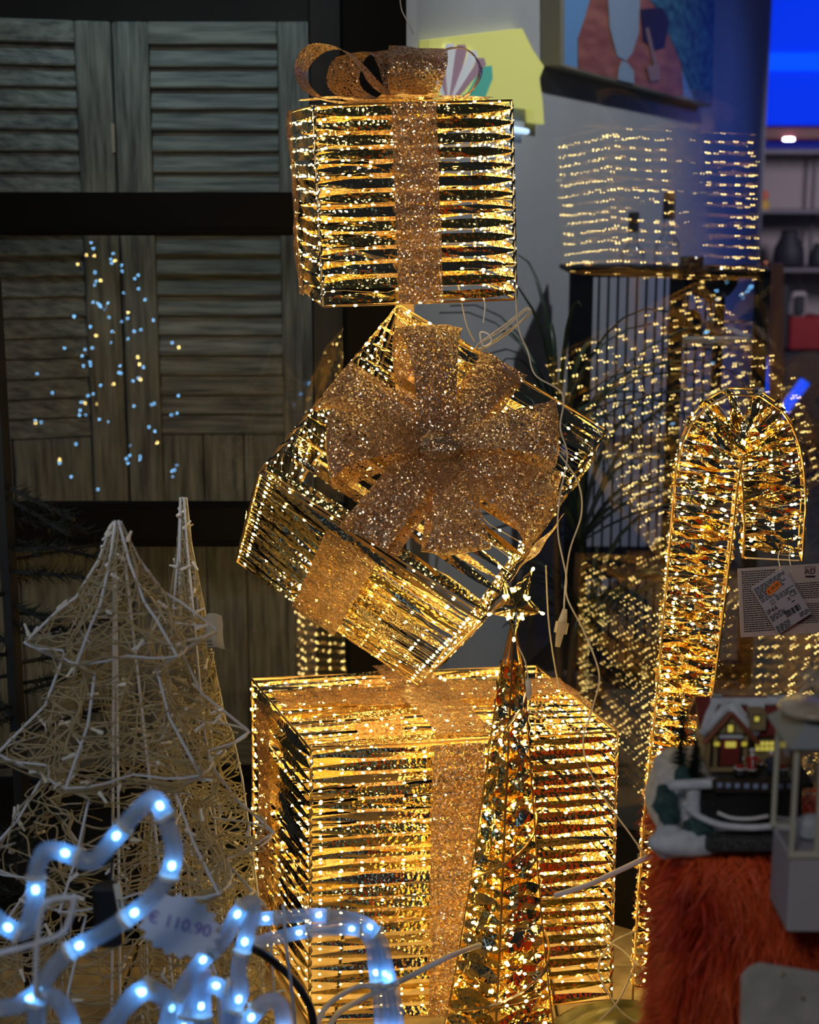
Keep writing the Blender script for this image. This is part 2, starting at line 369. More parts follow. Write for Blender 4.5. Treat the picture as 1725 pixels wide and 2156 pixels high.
t, at, L = shutter(xh + .004, 2.78, py_(662, 300, 2.78).x, 2.78, zt, 'right-hand grey wooden louvred shutter leaf, facing straight on behind the window', 0)
shutter(xh - .52, 2.60, xh - .002, 2.778, zt, 'left-hand grey wooden louvred shutter leaf, folded toward the viewer at the photo edge', 1)
B().box((xh, 2.762, 1.18), (.006, .006, .05)).out('hinge', 'wire_silver', t)
# ================================================================== GIFT BOXES
def lerp(a, b, t): return a + (b - a) * t
def foil_strip(p0, p1, n, wv, w, parent, m='gold_foil', seg=11, turns=0, bulge=.004, ph=None, crump=.0022, pin=.18):
    ph = U(-.5, .5) if ph is None else ph; rows = []
    ax = (p1 - p0).normalized(); s0 = U(0, 100)
    for i in range(seg + 1):
        t = i / seg; th = ph * math.sin(PI * t) + turns * PI * t + .7 * (noise.noise(V((t * 3.1, s0, 0)))) * math.sin(PI * t)
        ww = w * (pin + (1 - pin) * min(1, math.sin(PI * t) * 2.4)) * (1 + .12 * noise.noise(V((t * 5, s0, 3))))
        d = wv * math.cos(th) + n * math.sin(th); c = lerp(p0, p1, t) + n * bulge * math.sin(PI * t)
        row = []
        for j in (-1, 0, 1):
            k = 0 if i in (0, seg) else 1
            row.append(c + d * (ww / 2 * j) + (n * U(-1, 1) + wv * U(-.3, .3)) * crump * k * (1.0 if j == 0 else .55) + ax * (U(-.6, .6) * crump * 2 * k))
        rows.append(row)
    b = B(); b.grid(rows); return b.out('foil_strip', m, parent)
def led_run(wb, lb, p0, p1, n, wv, sp=.022, jit=.004, r=.0016):
    L = (p1 - p0).length; k = max(2, int(L / sp)); pts = []; o = U(0, 1)
    for i in range(k + 1):
        t = i / k; q = lerp(p0, p1, t) + (n * U(-.5, 1) + wv * U(-1, 1)) * jit * (0 if i in (0, k) else 1); pts.append(q)
    wb.tube(pts, .00035, 3, cap=False)
    for i in range(k):
        if R() < .93: lb.ico(lerp(pts[i], pts[i + 1], .5), r * U(.85, 1.2), pts[i + 1] - pts[i], 1.5)
def ribbon_band(pts, wvec, width, parent, name='ribbon', m='glitter_ribbon', widths=None, seg=5, wav=.0012, crown=0):
    pts = spline(pts, seg) if seg else [V(p) for p in pts]; rows = []; L = len(pts)
    for i, p in enumerate(pts):
        t = i / (L - 1); wv = wvec(t) if callable(wvec) else wvec; wd = width if widths is None else widths(t)
        wv = V(wv).normalized(); tan = (pts[min(L - 1, i + 1)] - pts[max(0, i - 1)]).normalized(); nn = tan.cross(wv)
        rows.append([p + wv * wd * (j / 4 - .5) + nn * (wav * math.sin(j * 2.1 + i * .6) + crown * math.sin(PI * t) * (1 - (j / 2 - 1) ** 2)) for j in range(5)])
    b = B(); b.grid(rows); return b.out(name, m, parent, True)
def gift_box(name_label, base, C, nstr, sw, ribw, faces='FLRBT', led_sp=.022, led_r=.0016, loc=None, group='wire gift boxes of the stack', hoop=None, topn=8, fm=('gold_foil', 'champagne_foil'), crump=.0022, seg=11, ledrows=1.0, turns=(0,), jit=.004):
    # C: corners FTL FTR FBR FBL (front) BTL BTR BBR BBL (back)
    FTL, FTR, FBR, FBL, BTL, BTR, BBR, BBL = C
    t = thing('gift_box', base, name_label, 'gift box', group); cen = sum(C, V((0, 0, 0))) / 8
    fd = {'F': (FTL, FTR, FBR, FBL), 'B': (BTR, BTL, BBL, BBR), 'L': (BTL, FTL, FBL, BBL), 'R': (FTR, BTR, BBR, FBR), 'T': (BTL, BTR, FTR, FTL), 'D': (FBL, FBR, BBR, BBL)}
    for (a, b) in ((FTL, FTR), (FTR, FBR), (FBR, FBL), (FBL, FTL), (BTL, BTR), (BTR, BBR), (BBR, BBL), (BBL, BTL), (FTL, BTL), (FTR, BTR), (FBR, BBR), (FBL, BBL)):
        B().tube([a, b], .0017, 6).out('frame_rod', 'gold_rod', t)
    if hoop:
        for hh in hoop:
            q = [lerp(FTL, FBL, hh), lerp(FTR, FBR, hh), lerp(BTR, BBR, hh), lerp(BTL, BBL, hh)]; B().tube(q, .0014, 6, True).out('frame_hoop', 'gold_rod', t)
    wb, lb = B(), B()
    for f in faces:
        a, b, c, d = fd[f]; nrm = (b - a).cross(d - a).normalized()
        if nrm.dot((a + b + c + d) / 4 - cen) < 0: nrm = -nrm
        N = nstr if isinstance(nstr, int) else nstr.get(f, nstr['*'])
        W = sw if isinstance(sw, float) else sw.get(f, sw['*'])
        wv = (d - a).normalized()
        for i in range(N):
            tt = (i + .5) / N
            foil_strip(lerp(a, d, tt), lerp(b, c, tt), nrm, wv, W, t, random.choice(fm), seg=seg, turns=random.choice(turns), crump=crump)
            k = ledrows if isinstance(ledrows, float) else ledrows.get(f, 1.0)
            if R() < k:
                for rep in range(2 if k > 1 and R() < k - 1 else 1):
                    t2 = tt + U(.35, .62) / N
                    if t2 < 1: led_run(wb, lb, lerp(a, d, t2) - nrm * .001, lerp(b, c, t2) - nrm * .001, nrm, wv, led_sp, jit, led_r)
    for (a, b) in ((FTL, FBL), (FTR, FBR), (BTL, BBL), (BTR, BBR), (FTL, FTR)): led_run(wb, lb, a, b, (a - cen).normalized(), (b - a).cross(a - cen).normalized(), led_sp * 1.1, .002, led_r)
    for (a, b, w_) in ((FTL, FBL, nstr['*']), (FTR, FBR, nstr['*']), (BTL, BBL, nstr['*'])):
        rows = []; s1 = ((a - cen) - (b - a).normalized() * (a - cen).dot((b - a).normalized())).normalized(); s2 = s1.cross((b - a).normalized())
        for i in range(w_ * 2 + 1):
            q = lerp(a, b, i / (w_ * 2)); k = .0010 if i % 2 else .0042; rows.append([q + s2 * k * U(.8, 1.2) - s1 * k * .4, q + s1 * .0015 * (1 + (i % 2)), q - s2 * k * U(.8, 1.2) - s1 * k * .4])
        bb = B(); bb.grid(rows); bb.out('corner_foil', 'champagne_foil', t)
    wb.out('led_wire', 'wire_silver', t, stuff=True); lb.out('led_bulb', 'led_warm', t, stuff=True)
    return t, fd, cen
# --- top box
zf, zr = 1.90, 1.925; zbk = 2.16
C1 = [pt(658, 222, zf), pt(1078, 212, zr), pt(1087, 630, zr + .03), pt(680, 645, zf + .03), pt(609, 237, zbk - .01), pt(990, 232, zbk + .03), pt(1000, 585, zbk + .05), pt(632, 604, zbk + .02)]
top, fd1, cen1 = gift_box('small glowing gold wire gift box on top of the stack, with looped bow', (C1[3] + C1[6]) / 2, C1, {'*': 14, 'T': 5}, {'*': .0125, 'T': .014}, 0, 'FLRBT', .027, .0014, hoop=(.49, .54), fm=('gold_foil', 'gold_foil', 'champagne_foil'))
def face_ribbon(fd, f, width, parent, horiz=False, off=.012, sag=.002, cen=None, u=.5):
    a, b, c, d = fd[f]; nrm = (b - a).cross(d - a).normalized()
    if nrm.dot((a + b + c + d) / 4 - cen) < 0: nrm = -nrm
    if horiz: p, q, wv = lerp(a, d, u), lerp(b, c, u), (d - a).normalized()
    else: p, q, wv = lerp(a, b, u), lerp(d, c, u), (b - a).normalized()
    ribbon_band([lerp(p, q, k / 6) + nrm * (off + sag * math.sin(k * 1.9)) for k in range(7)], wv, width, parent)
for f, u in (('F', .50), ('L', .42), ('B', .47), ('R', .5)): face_ribbon(fd1, f, .057, top, cen=cen1, u=u, off=-.007 if f == 'B' else .012)
face_ribbon(fd1, 'T', .057, top, cen=cen1); face_ribbon(fd1, 'T', .057, top, True, cen=cen1)
bw = bpy.data.objects.new('bow', None); COL.objects.link(bw); bc = pt(868, 206, 2.02); bw.parent = top; bw.location = bc - top.location
Z = 2.0
ribbon_band([pt(868, 208, 1.99), pt(872, 185, 1.93), pt(880, 130, 1.90), pt(880, 100, 1.955), pt(876, 120, 2.02), pt(870, 207, 2.02)], (1, .1, -.06), .066, bw, 'bow_loop', widths=lambda t: .052 + .024 * math.sin(PI * t))
dv = lambda t: V((.25, 1, .12 - .2 * math.sin(PI * t)))
ribbon_band([pt(830, 212, 1.93), pt(760, 216, 1.93), pt(690, 212, 1.93), pt(645, 185, 1.93), pt(634, 145, 1.93), pt(665, 103, 1.93), pt(712, 101, 1.94), pt(758, 135, 1.96), pt(800, 185, 1.98), pt(840, 209, 2.0)], dv, .058, bw, 'bow_loop')
ribbon_band([pt(845, 210, 2.06), pt(770, 212, 2.07), pt(725, 180, 2.08), pt(735, 125, 2.10), pt(775, 110, 2.09), pt(822, 120, 2.06), pt(850, 205, 2.03)], (.75, .65, .1), .058, bw, 'bow_loop')
ribbon_band([pt(895, 210, 2.0), pt(950, 214, 2.0), pt(995, 190, 2.0), pt(1012, 145, 2.0), pt(985, 105, 2.0), pt(945, 103, 2.0), pt(915, 130, 2.0), pt(890, 205, 2.0)], (.12, 1, .05), .050, bw, 'bow_loop')
kb = B(); kb.ball(bc + V((0, -.012, .002)), .013, (1.6, 1, .8), bump=.2); kb.out('bow_knot', 'glitter_ribbon', bw, True)
# --- big box
C3 = [py_(655, 1578, 1.85), py_(1300, 1540, 1.91), py_(1286, 2118, 1.90), py_(651, 2166, 1.84), py_(530, 1430, 2.10), py_(1130, 1402, 2.18), py_(1120, 1850, 2.18), py_(534, 1880, 2.09)]
for k in (2, 3, 6, 7): C3[k].z = .004
for k, s in ((0, 3), (1, 2), (4, 7), (5, 6)): pass
# --- middle box (stands on one corner)
C2 = [pt(840, 652, 1.99), pt(1279, 915, 1.99), pt(1016, 1318, 1.83), pt(546, 1005, 1.83), pt(790, 820, 2.30), pt(1165, 1062, 2.34), pt(882, 1452, 2.15), pt(497, 1190, 2.15)]
e1, e2 = C3[1] - C3[0], C3[4] - C3[0]; nt = e1.cross(e2).normalized(); gp = (C2[6] - C3[0]).dot(nt) * (1 if nt.z > 0 else -1)
print('corner gap', gp); C2 = [p + V((0, 0, .009 - gp)) for p in C2]
mid, fd2, cen2 = gift_box('tilted gold wire gift box standing on its corner, with a large eight-petal bow', C2[6], C2, {'*': 11, 'D': 24, 'L': 9, 'B': 8}, {'*': .0135, 'D': .0125, 'B': .012}, 0, 'FLRBTD', .027, .0014, hoop=(1 - .02,), turns=(0, 1, 1, 0), ledrows={'F': .55, 'D': 1.0, 'B': .5}, fm=('gold_foil', 'champagne_foil', 'champagne_foil'))
RW2 = .064
face_ribbon(fd2, 'F', RW2, mid, cen=cen2, u=.5); face_ribbon(fd2, 'F', RW2, mid, True, cen=cen2, u=.48)
face_ribbon(fd2, 'D', RW2 + .008, mid, cen=cen2, u=.44); face_ribbon(fd2, 'R', RW2 * .8, mid, True, cen=cen2)
bw2 = bpy.data.objects.new('bow', None); COL.objects.link(bw2); bw2.parent = mid
a, b, c, d = fd2['F']; n2 = (b - a).cross(d - a).normalized()
if n2.dot((a + b + c + d) / 4 - cen2) < 0: n2 = -n2
def F2(px, py, off=0.):   # where the sight line meets a plane parallel to the box front
    dd = FW + (px - 862.5) / FP * RT - (py - 1078) / FP * UPV; t = (a + n2 * off - CAM).dot(n2) / dd.dot(n2); return CAM + dd * t
bw2.location = F2(925, 945, .02) - mid.location
def petal(c0, o1, o2, h=.045, wc=.035, back=True, curl=.014, hb=.012):
    # c0 centre px, o1/o2 the two outer corners px
    A, Bq = F2(*o1, h), F2(*o2, h); mo = (A + Bq) / 2; cc = F2(*c0, .03); wv = (Bq - A).normalized(); wo = (Bq - A).length
    od = (mo - cc).normalized()
    path = [cc, lerp(cc, mo, .45) + n2 * .012, lerp(cc, mo, .85) + n2 * .008, mo - n2 * .002, mo + od * .001 - n2 * curl, lerp(cc, mo, .8) - n2 * (h - hb), F2(*c0, .010)]
    def wd(t): return wc + (wo - wc) * (t / .5 if t < .5 else (1 if t < .7 else 1 - (t - .7) * 3.3))
    s0 = wv
    ribbon_band(path, s0, 0, bw2, 'bow_loop', widths=wd, wav=.0014, crown=-.006)
petal((925, 950), (735, 772), (668, 852), .014, .03)
petal((935, 940), (1012, 742), (1098, 802), .014, .03)
petal((945, 965), (1182, 990), (1112, 1150), .014, .034)
petal((900, 960), (720, 1098), (822, 1150), .018, .055)
petal((940, 960), (1036, 1142), (895, 1150), .052, .036)
petal((920, 930), (835, 694), (975, 692), .070, .036)
petal((905, 925), (705, 1003), (703, 858), .072, .030)
petal((955, 925), (1166, 838), (1168, 978), .075, .030)
kb = B(); kb.ball(F2(925, 938, .050), .020, (1.35, .6, .8), bump=.25); kb.out('bow_knot', 'glitter_ribbon', bw2, True)
big, fd3, cen3 = gift_box('largest glowing gold wire gift box at the bottom of the stack, crossed by glitter ribbons', (C3[3] + C3[6]) / 2, C3, {'*': 22, 'T': 12}, {'*': .0130, 'T': .0145}, 0, 'FLRBT', .027, .0014, hoop=(.17, .62), ledrows={'F': 1.0, 'L': 1.4, 'R': 1.5, 'B': .8, 'T': 1.0}, jit=.005)
for f, u in (('F', .47), ('L', .36), ('B', .557), ('R', .5)): face_ribbon(fd3, f, .070 if f != 'L' else .06, big, cen=cen3, u=u, off=-.008 if f == 'B' else .012)
face_ribbon(fd3, 'T', .074, big, cen=cen3, u=.5); face_ribbon(fd3, 'T', .066, big, True, cen=cen3, u=.44)
# pole behind the tilted box that carries the top box
pb = B(); p0 = pt(845, 1405, 2.36); p1 = pt(852, 610, 2.12); 
o = B().bbox(p1 + V((0, 0, -.075)), (.026, .012, .17), .001).out('support_stick', 'pole_wood'); tag(o, 'short flat wooden support stick between the top box and the tilted box', 'stick')
# ================================================================== GOLD CANDY CANE
ZC = 1.93
def cane():
    base = py_(1378, 2092, 1.92); base.z = 0
    t = thing('light_up_candy_cane', base, 'tall glowing gold foil wire candy cane at the right, hook turned to the right', 'candy cane')
    cp = [(1381, 2060), (1393, 1900), (1412, 1700), (1436, 1500), (1458, 1300), (1478, 1100), (1490, 985), (1512, 915), (1560, 882), (1604, 912), (1624, 985), (1628, 1080), (1624, 1165)]
    path = spline([py_(x, y, 1.92) for x, y in cp], 14); dense = [path[0]]
    # even steps
    L = [0]
    for i in range(1, len(path)): L.append(L[-1] + (path[i] - path[i - 1]).length)
    step = .0155; N = int(L[-1] / step); pts = []
    for k in range(N + 1):
        s = k * L[-1] / N; i = max(j for j in range(len(L)) if L[j] <= s + 1e-9); i = min(i, len(path) - 2)
        pts.append(lerp(path[i], path[i + 1], (s - L[i]) / (L[i + 1] - L[i])))
    yaw = V((.18, 1, 0)).normalized(); fr = []
    for k, p in enumerate(pts):
        tg = (pts[min(N, k + 1)] - pts[max(0, k - 1)]).normalized(); nn = tg.cross(yaw).normalized(); g = k / N
        w = lerp(.060, .077, min(1, g * 1.6)) * (1 if g < .95 else .96); fr.append((p, tg, nn, w))
    def corner(k, c):
        p, tg, nn, w = fr[k]; sx, sy = ((-1, -1), (1, -1), (1, 1), (-1, 1))[c % 4]; return p + nn * sx * w / 2 + yaw * sy * w * .46
    for c in range(4): B().tube([corner(k, c) for k in range(N + 1)], .0016, 5).out('frame_rod', 'gold_rod', t)
    for k in (0, N // 4, N // 2, int(N * .72), N): B().tube([lerp(corner(k, c // 2), corner(k, c // 2 + 1), .06 + .88 * (c % 2)) for c in range(8)], .0014, 5, True).out('frame_hoop', 'gold_rod', t)
    wb, lb = B(), B()
    for k in range(0, N):
        p, tg, nn, w = fr[k]; b = B()
        for c in range(4):
            A, Bq = corner(k, c), corner(k, c + 1); A = A + tg * U(-.003, .003); Bq = Bq + tg * U(-.003, .003); out = ((A + Bq) / 2 - p).normalized(); rows = []
            S = 6
            for i in range(S + 1):
                tt = i / S; ww = .0155 * (.12 + .88 * math.sin(PI * min(1, max(0, tt)))) * U(.8, 1.2); q = lerp(A, Bq, tt); an = U(-1.0, 1.0); dd = tg * math.cos(an) + out * math.sin(an)
                e = 0 if i in (0, S) else 1
                rows.append([q - dd * ww / 2 + out * U(-.002, .003) * e, q + out * U(-.004, .006) * e + tg * U(-.002, .002) * e, q + dd * ww / 2 + out * U(-.002, .003) * e])
            b.grid(rows)
            if R() < .62:
                led_run(wb, lb, A + tg * .007, Bq + tg * .007, out, tg, .021, .004, .0015)
        b.out('foil_strip', random.choice(('gold_foil', 'champagne_foil')), t)
    wb.out('led_wire', 'wire_silver', t, stuff=True); lb.out('led_bulb', 'led_warm', t, stuff=True)
    # feet
    B().tube([corner(0, 0), V((corner(0, 0).x, corner(0, 0).y, .002))], .0018, 5).out('foot', 'gold_rod', t); B().tube([corner(0, 1), V((corner(0, 1).x, corner(0, 1).y, .002))], .0018, 5).out('foot', 'gold_rod', t)
    B().tube([corner(0, 2), V((corner(0, 2).x, corner(0, 2).y, .002))], .0018, 5).out('foot', 'gold_rod', t); B().tube([corner(0, 3), V((corner(0, 3).x, corner(0, 3).y, .002))], .0018, 5).out('foot', 'gold_rod', t)
cane()
# ================================================================== GOLD FOIL TREE WITH STAR
def foil_tree():
    Y = 1.735; b0 = py_(1052, 2300, Y); base = V((b0.x, Y, 0)); apex = py_(1080, 1400, Y)
    t = thing('foil_light_tree', base, 'slim glowing crumpled gold foil cone tree topped by a star, before the largest box', 'light tree')
    H = apex.z; N = 30
    def fr(k):
        g = k / N; c = lerp(base + V((0, 0, .002)), apex, g); return c, lerp(.084, .013, min(1, g * 1.0)) * (1 - .12 * math.sin(PI * g))
    def corner(k, c):
        p, r = fr(k); th = 2 * PI * (c + .62) / 5; return p + V((math.cos(th) * r, math.sin(th) * r * .9, 0))
    for c in range(5): B().tube([corner(k, c) for k in range(0, N + 1, 3)] + [apex + V((0, 0, .06))], .0016, 5).out('frame_rod', 'gold_rod', t)
    # spiral rods
    sp = []
    for i in range(90): k = i / 89 * N; p, r = fr(k); th = i * .22; sp.append(p + V((math.cos(th) * r * 1.02, math.sin(th) * r * .95, 0)))
    B().tube(sp, .0015, 5).out('spiral_rod', 'gold_rod', t)
    wb, lb = B(), B(); up = V((0, 0, 1))
    for k in range(N):
        b = B(); p, r = fr(k)
        for c in range(5):
            A, Bq = corner(k, c), corner(k, c + 1); out = ((A + Bq) / 2 - p).normalized(); S = 5; rows = []
            hh = H / N
            for i in range(S + 1):
                q = lerp(A, Bq, i / S) + up * hh * .5; e = 0 if i in (0, S) else 1; f = .2 + .95 * math.sin(PI * i / S)
                rows.append([q - up * hh * .62 * f + out * U(-.006, .005) * e, q + out * U(-.008, .007) * e + up * U(-.006, .006), q + up * hh * .62 * f + out * U(-.006, .005) * e])
            b.grid(rows)
            if r > .02 and R() < .7: led_run(wb, lb, A + up * .012, Bq + up * .012, out, up, .021, .006, .0016)
        led_run(wb, lb, corner(k, 1), corner(min(N, k + 1), 2), V((0, -1, 0)), up, .026, .003, .0015)
        b.out('foil_strip', random.choice(('gold_foil', 'champagne_foil')), t)
    wb.out('led_wire', 'wire_silver', t, stuff=True)
    # star
    st = bpy.data.objects.new('star', None); COL.objects.link(st); st.parent = t; sc0 = pt(1085, 1275, 1.75); st.location = sc0 - base
    B().tube([apex + V((0, 0, .04)), sc0], .0018, 5).out('star_stem', 'gold_rod', st)
    vs = [sc0 + V((.0, -.017, .002)), sc0 + V((0, .017, 0))]; rim = []
    pin = [(1052, 1192), (1078, 1240), (1122, 1197), (1112, 1258), (1142, 1290), (1100, 1300), (1082, 1345), (1070, 1300), (1030, 1292), (1062, 1255)]
    rim = [pt(x, y, 1.75 + U(-.008, .008)) for x, y in pin]; bs = B()
    for i in range(10):
        m1 = lerp(rim[i], rim[(i + 1) % 10], .5)
        bs.add([vs[0], rim[i], rim[(i + 1) % 10], lerp(vs[0], m1, .55) + V((0, -.004, .003))], [(0, 1, 3), (1, 2, 3), (2, 0, 3)])
        bs.add([vs[1], rim[i], rim[(i + 1) % 10], lerp(vs[1], m1, .55) + V((0, .004, .003))], [(0, 3, 1), (1, 3, 2), (2, 3, 0)])
    bs.out('star_foil', 'champagne_foil', st)
    for i in range(0, 10): lb.ico(rim[i] + V((0, -.003, 0)), .0018, rim[i] - sc0, 1.5)
    lb.out('led_bulb', 'led_warm', t, stuff=True)
foil_tree()
# ================================================================== UNLIT WHITE WIRE TREES
def interp(tab, x):
    for i in range(len(tab) - 1):
        if tab[i][0] <= x <= tab[i + 1][0]: k = (x - tab[i][0]) / (tab[i + 1][0] - tab[i][0]); return tab[i][1] + k * (tab[i + 1][1] - tab[i][1])
    return tab[-1][1] if x > tab[-1][0] else tab[0][1]
def wire_tree(cx, Y, pyx, tiers, label, nw, nb, lean, seed, pts_n=6, th0=.25):
    random.seed(seed); apex = pyx; base = V((cx, Y, 0)); H = apex.z
    t = thing('wire_light_tree', base, label, 'light tree', 'unlit white wire trees')
    def surf(h, th, k=1.0):   # h 0 at the apex, 1 at the floor
        r = interp(tiers, h); lobe = .72 + .28 * abs(math.cos((th - th0) * pts_n / 2)) ** 1.5; fac = lobe if r > .05 else .9
        ax = lerp(apex, base, h); dip = 0
        return ax + V((math.cos(th) * r * fac * k, math.sin(th) * r * fac * k, dip))
    ks = sorted(set([a for a, _ in tiers] + [i / 40 for i in range(41)]))
    for i in range(pts_n):
        th = th0 + 2 * PI * i / pts_n; B().tube([surf(h, th, 1.01) for h in ks], .0016, 6).out('frame_rod', 'white_enamel', t)
    for i, (h, r) in enumerate(tiers[1:-1]):
        if not (r > tiers[i][1] and r > tiers[i + 2][1]): continue
        B().tube(spline([surf(h, 2 * PI * k / 24) for k in range(24)], 2, True), .0012, 6, True).out('frame_hoop', 'white_enamel', t)
    for k in (0.12, 2.2, 4.2): B().tube([apex + V((math.cos(k) * .004, math.sin(k) * .004, 0)), base + V((math.cos(k) * .055, math.sin(k) * .055, .01))], .0017, 5).out('inner_rod', 'white_enamel', t)
    wb = B()
    for i in range(nw):
        h = R() ** .8 * .98 + .01; th = U(0, 2 * PI); pts = []; dh = U(-.012, .012); dt = random.choice((-1, 1)) * U(.15, .4); k = U(.93, 1.05)
        r0 = max(.02, interp(tiers, h)); n = 13
        if R() < .35: dt *= .25; dh = random.choice((-1, 1)) * U(.01, .022)
        for j in range(n):
            h += dh * U(.2, 1.6) + U(-.010, .010); th += dt * U(.3, 1.4) * min(2.2, .09 / max(.03, interp(tiers, max(0, min(1, h))))); h = max(.005, min(.995, h)); pts.append(surf(h, th, k * U(.93, 1.05)))
        wb.tube(spline(pts, 3), .00105, 4, cap=False)
    wb.out('light_cable', 'clear_wire', t, True, stuff=True)
    me = None
    for i in range(nb):
        h = R() ** .8 * .98; th = U(0, 2 * PI); p = surf(h, th, 1.03); d = V((U(-1, 1), U(-1, 1), U(-.9, .9))).normalized()
        if me is None:
            b = B(); b.lathe((0, 0, 0), [(.0016, 0), (.0022, .0005), (.0022, .006), (.0016, .0065), (.0015, .013), (.0012, .0145)], 7); o = me_obj('led_bulb', b.v, b.f, 'led_dim_bulb', t); me = o.data
        else: o = bpy.data.objects.new('led_bulb', me); COL.objects.link(o); o.parent = t
        o.location = p - base; o.rotation_euler = d.to_track_quat('Z', 'Y').to_euler()
    return t, surf
ap = pt(246, 1098, 1.60); Yt = ap.y
def hh(py, zc=1.6): return (ap.z - pt(250, py, zc).z) / ap.z
s_ = 1.6 / FP
tiers = [(0, 8 * s_), (hh(1180), 45 * s_), (hh(1260), 100 * s_), (hh(1355), 200 * s_), (hh(1400), 125 * s_), (hh(1500), 165 * s_), (hh(1600), 268 * s_), (hh(1660), 175 * s_), (hh(1760), 235 * s_), (hh(1850), 318 * s_), (hh(1910), 210 * s_), (hh(2040), 300 * s_), (1, 330 * s_)]
wire_tree(ap.x, Yt, ap, tiers, 'large unlit white wire tree with three flaring tiers and clear bulbs, left foreground', 400, 210, 0, 11)
ap2 = pt(385, 1048, 1.86)
def h2(py): return (ap2.z - pt(385, py, 1.86).z) / ap2.z
s2 = 1.86 / FP
tiers2 = [(0, 7 * s2), (h2(1150), 16 * s2), (h2(1300), 42 * s2), (h2(1420), 60 * s2), (h2(1560), 85 * s2), (h2(1700), 110 * s2), (h2(1850), 125 * s2), (h2(2000), 140 * s2), (1, 150 * s2)]
wire_tree(ap2.x, ap2.y, ap2, tiers2, 'narrow unlit white wire spire tree standing behind the large wire tree', 300, 120, 0, 23, 5)
random.seed(99)
# care label and dark plug box on the wire trees
def flat_tag(corners, m, name, label, cat, th=.0006, parent=None):
    b = B(); c = [V(p) for p in corners]; n = (c[1] - c[0]).cross(c[2] - c[0]).normalized() * th
    b.add(c + [p + n for p in c], [(3, 2, 1, 0), (4, 5, 6, 7), (0, 1, 5, 4), (1, 2, 6, 5), (2, 3, 7, 6), (3, 0, 4, 7)])
    o = b.out(name, m, parent)
    if label: tag(o, label, cat)
    return o
z0 = 1.78
cl = thing('care_label', pt(452, 1362, z0), 'curled cream care label hanging on the narrow wire spire tree', 'label')
ribbon_band([pt(432, 1335, z0), pt(440, 1328, z0 - .005), pt(455, 1327, z0 - .006), pt(470, 1332, z0)], pt(455, 1395, z0) - pt(450, 1327, z0), .040, cl, 'label_sheet', 'label_cream')
for i in range(5): B().box(pt(441 + i * 1.0, 1350 + i * 7, z0 - .008), (.006, .0004, .0008)).out('print_line', 'ink', cl)
z0 = 1.40
pbx = thing('plug_box', pt(225, 1930, z0), 'black plug box with a cream sticker label, hanging in the large wire tree', 'plug')
B().bbox(pt(228, 1925, z0), (.026, .018, .062), .004).out('housing', 'black_rubber', pbx)
flat_tag([pt(238, 1862, z0 - .02), pt(252, 1858, z0 - .02), pt(270, 1955, z0 - .02), pt(257, 1965, z0 - .02)], 'label_cream', 'sticker', None, None, parent=pbx)
B().box(pt(250, 1896, z0 - .023), (.0035, .0004, .001)).out('print_line', 'ink', pbx); B().box(pt(252, 1905, z0 - .023), (.001, .0004, .006)).out('print_line', 'ink', pbx)
B().tube(spline([pt(228, 1890, z0), pt(232, 1860, z0), pt(238, 1800, z0 + .02), pt(240, 1760, z0 + .05)], 6), .0016, 5).out('lead', 'black_rubber', pbx)
# ================================================================== BLUE ROPE LIGHTS
def rope(name, runs, label, zc, r=.0070, base=None, sp=.055, cat='rope light', group=None):
    allp = []
    t = thing(name, base, label, cat, group); lb = B()
    for run in runs:
        rr = run[1] if len(run) > 1 else r; pts = run[0]
        P3 = spline([pt(x, y, zc if len(q) == 0 else q[0]) for x, y, *q in pts], 8)
        B().tube(P3, rr, 10).out('rope_tube', 'rope_tube', t, True); acc = U(0, sp)
        B().tube(P3, .0006, 3).out('inner_wire', 'wire_silver', t)
        for i in range(1, len(P3)):
            acc += (P3[i] - P3[i - 1]).length
            if acc > sp:
                acc = 0; tg = (P3[i] - P3[i - 1]).normalized(); lb.ico(P3[i], .0026, tg, 1.3)
                o = B(); o.tube([P3[i] + tg * .008, P3[i] + tg * .011], rr * 1.18, 10); o.out('clip', 'cable_white', t)
    lb.out('led_bulb', 'led_blue', t, stuff=True); return t
zb = 1.16; b1 = pt(160, 2500, zb); b1.z = 0
rope('rope_light_figure', [
    ([(-40, 1900), (5, 1945), (50, 1960), (72, 1900), (78, 1830), (100, 1790), (150, 1800), (195, 1812), (245, 1760), (285, 1712), (325, 1683), (352, 1735), (366, 1795), (350, 1850), (300, 1908), (225, 1960), (150, 2002), (100, 2055), (78, 2110), (80, 2300), (85, 2700, 1.2)],),
    ([(-40, 2125), (30, 2118), (80, 2095), (120, 2105), (150, 2160), (160, 2300)],),
    ([(225, 2170), (265, 2120), (310, 2085), (350, 2110), (355, 2165), (352, 2300)],)],
    'blurred blue-white rope light animal figure in the bottom left corner', zb, base=b1, sp=.046)
wf = B(); wf.tube(spline([pt(x, y, zb - .01) for x, y in ((75, 2100), (78, 1990), (95, 1905), (150, 1890), (156, 1900), (135, 1960), (82, 1985), (-10, 2010))], 8), .0022, 6)
o = wf.out('wire_bracket', 'white_enamel'); tag(o, 'thin bent white wire bracket beside the corner rope light figure', 'bracket')
zb2 = 1.28; b2 = pt(470, 2500, zb2); b2.z = 0
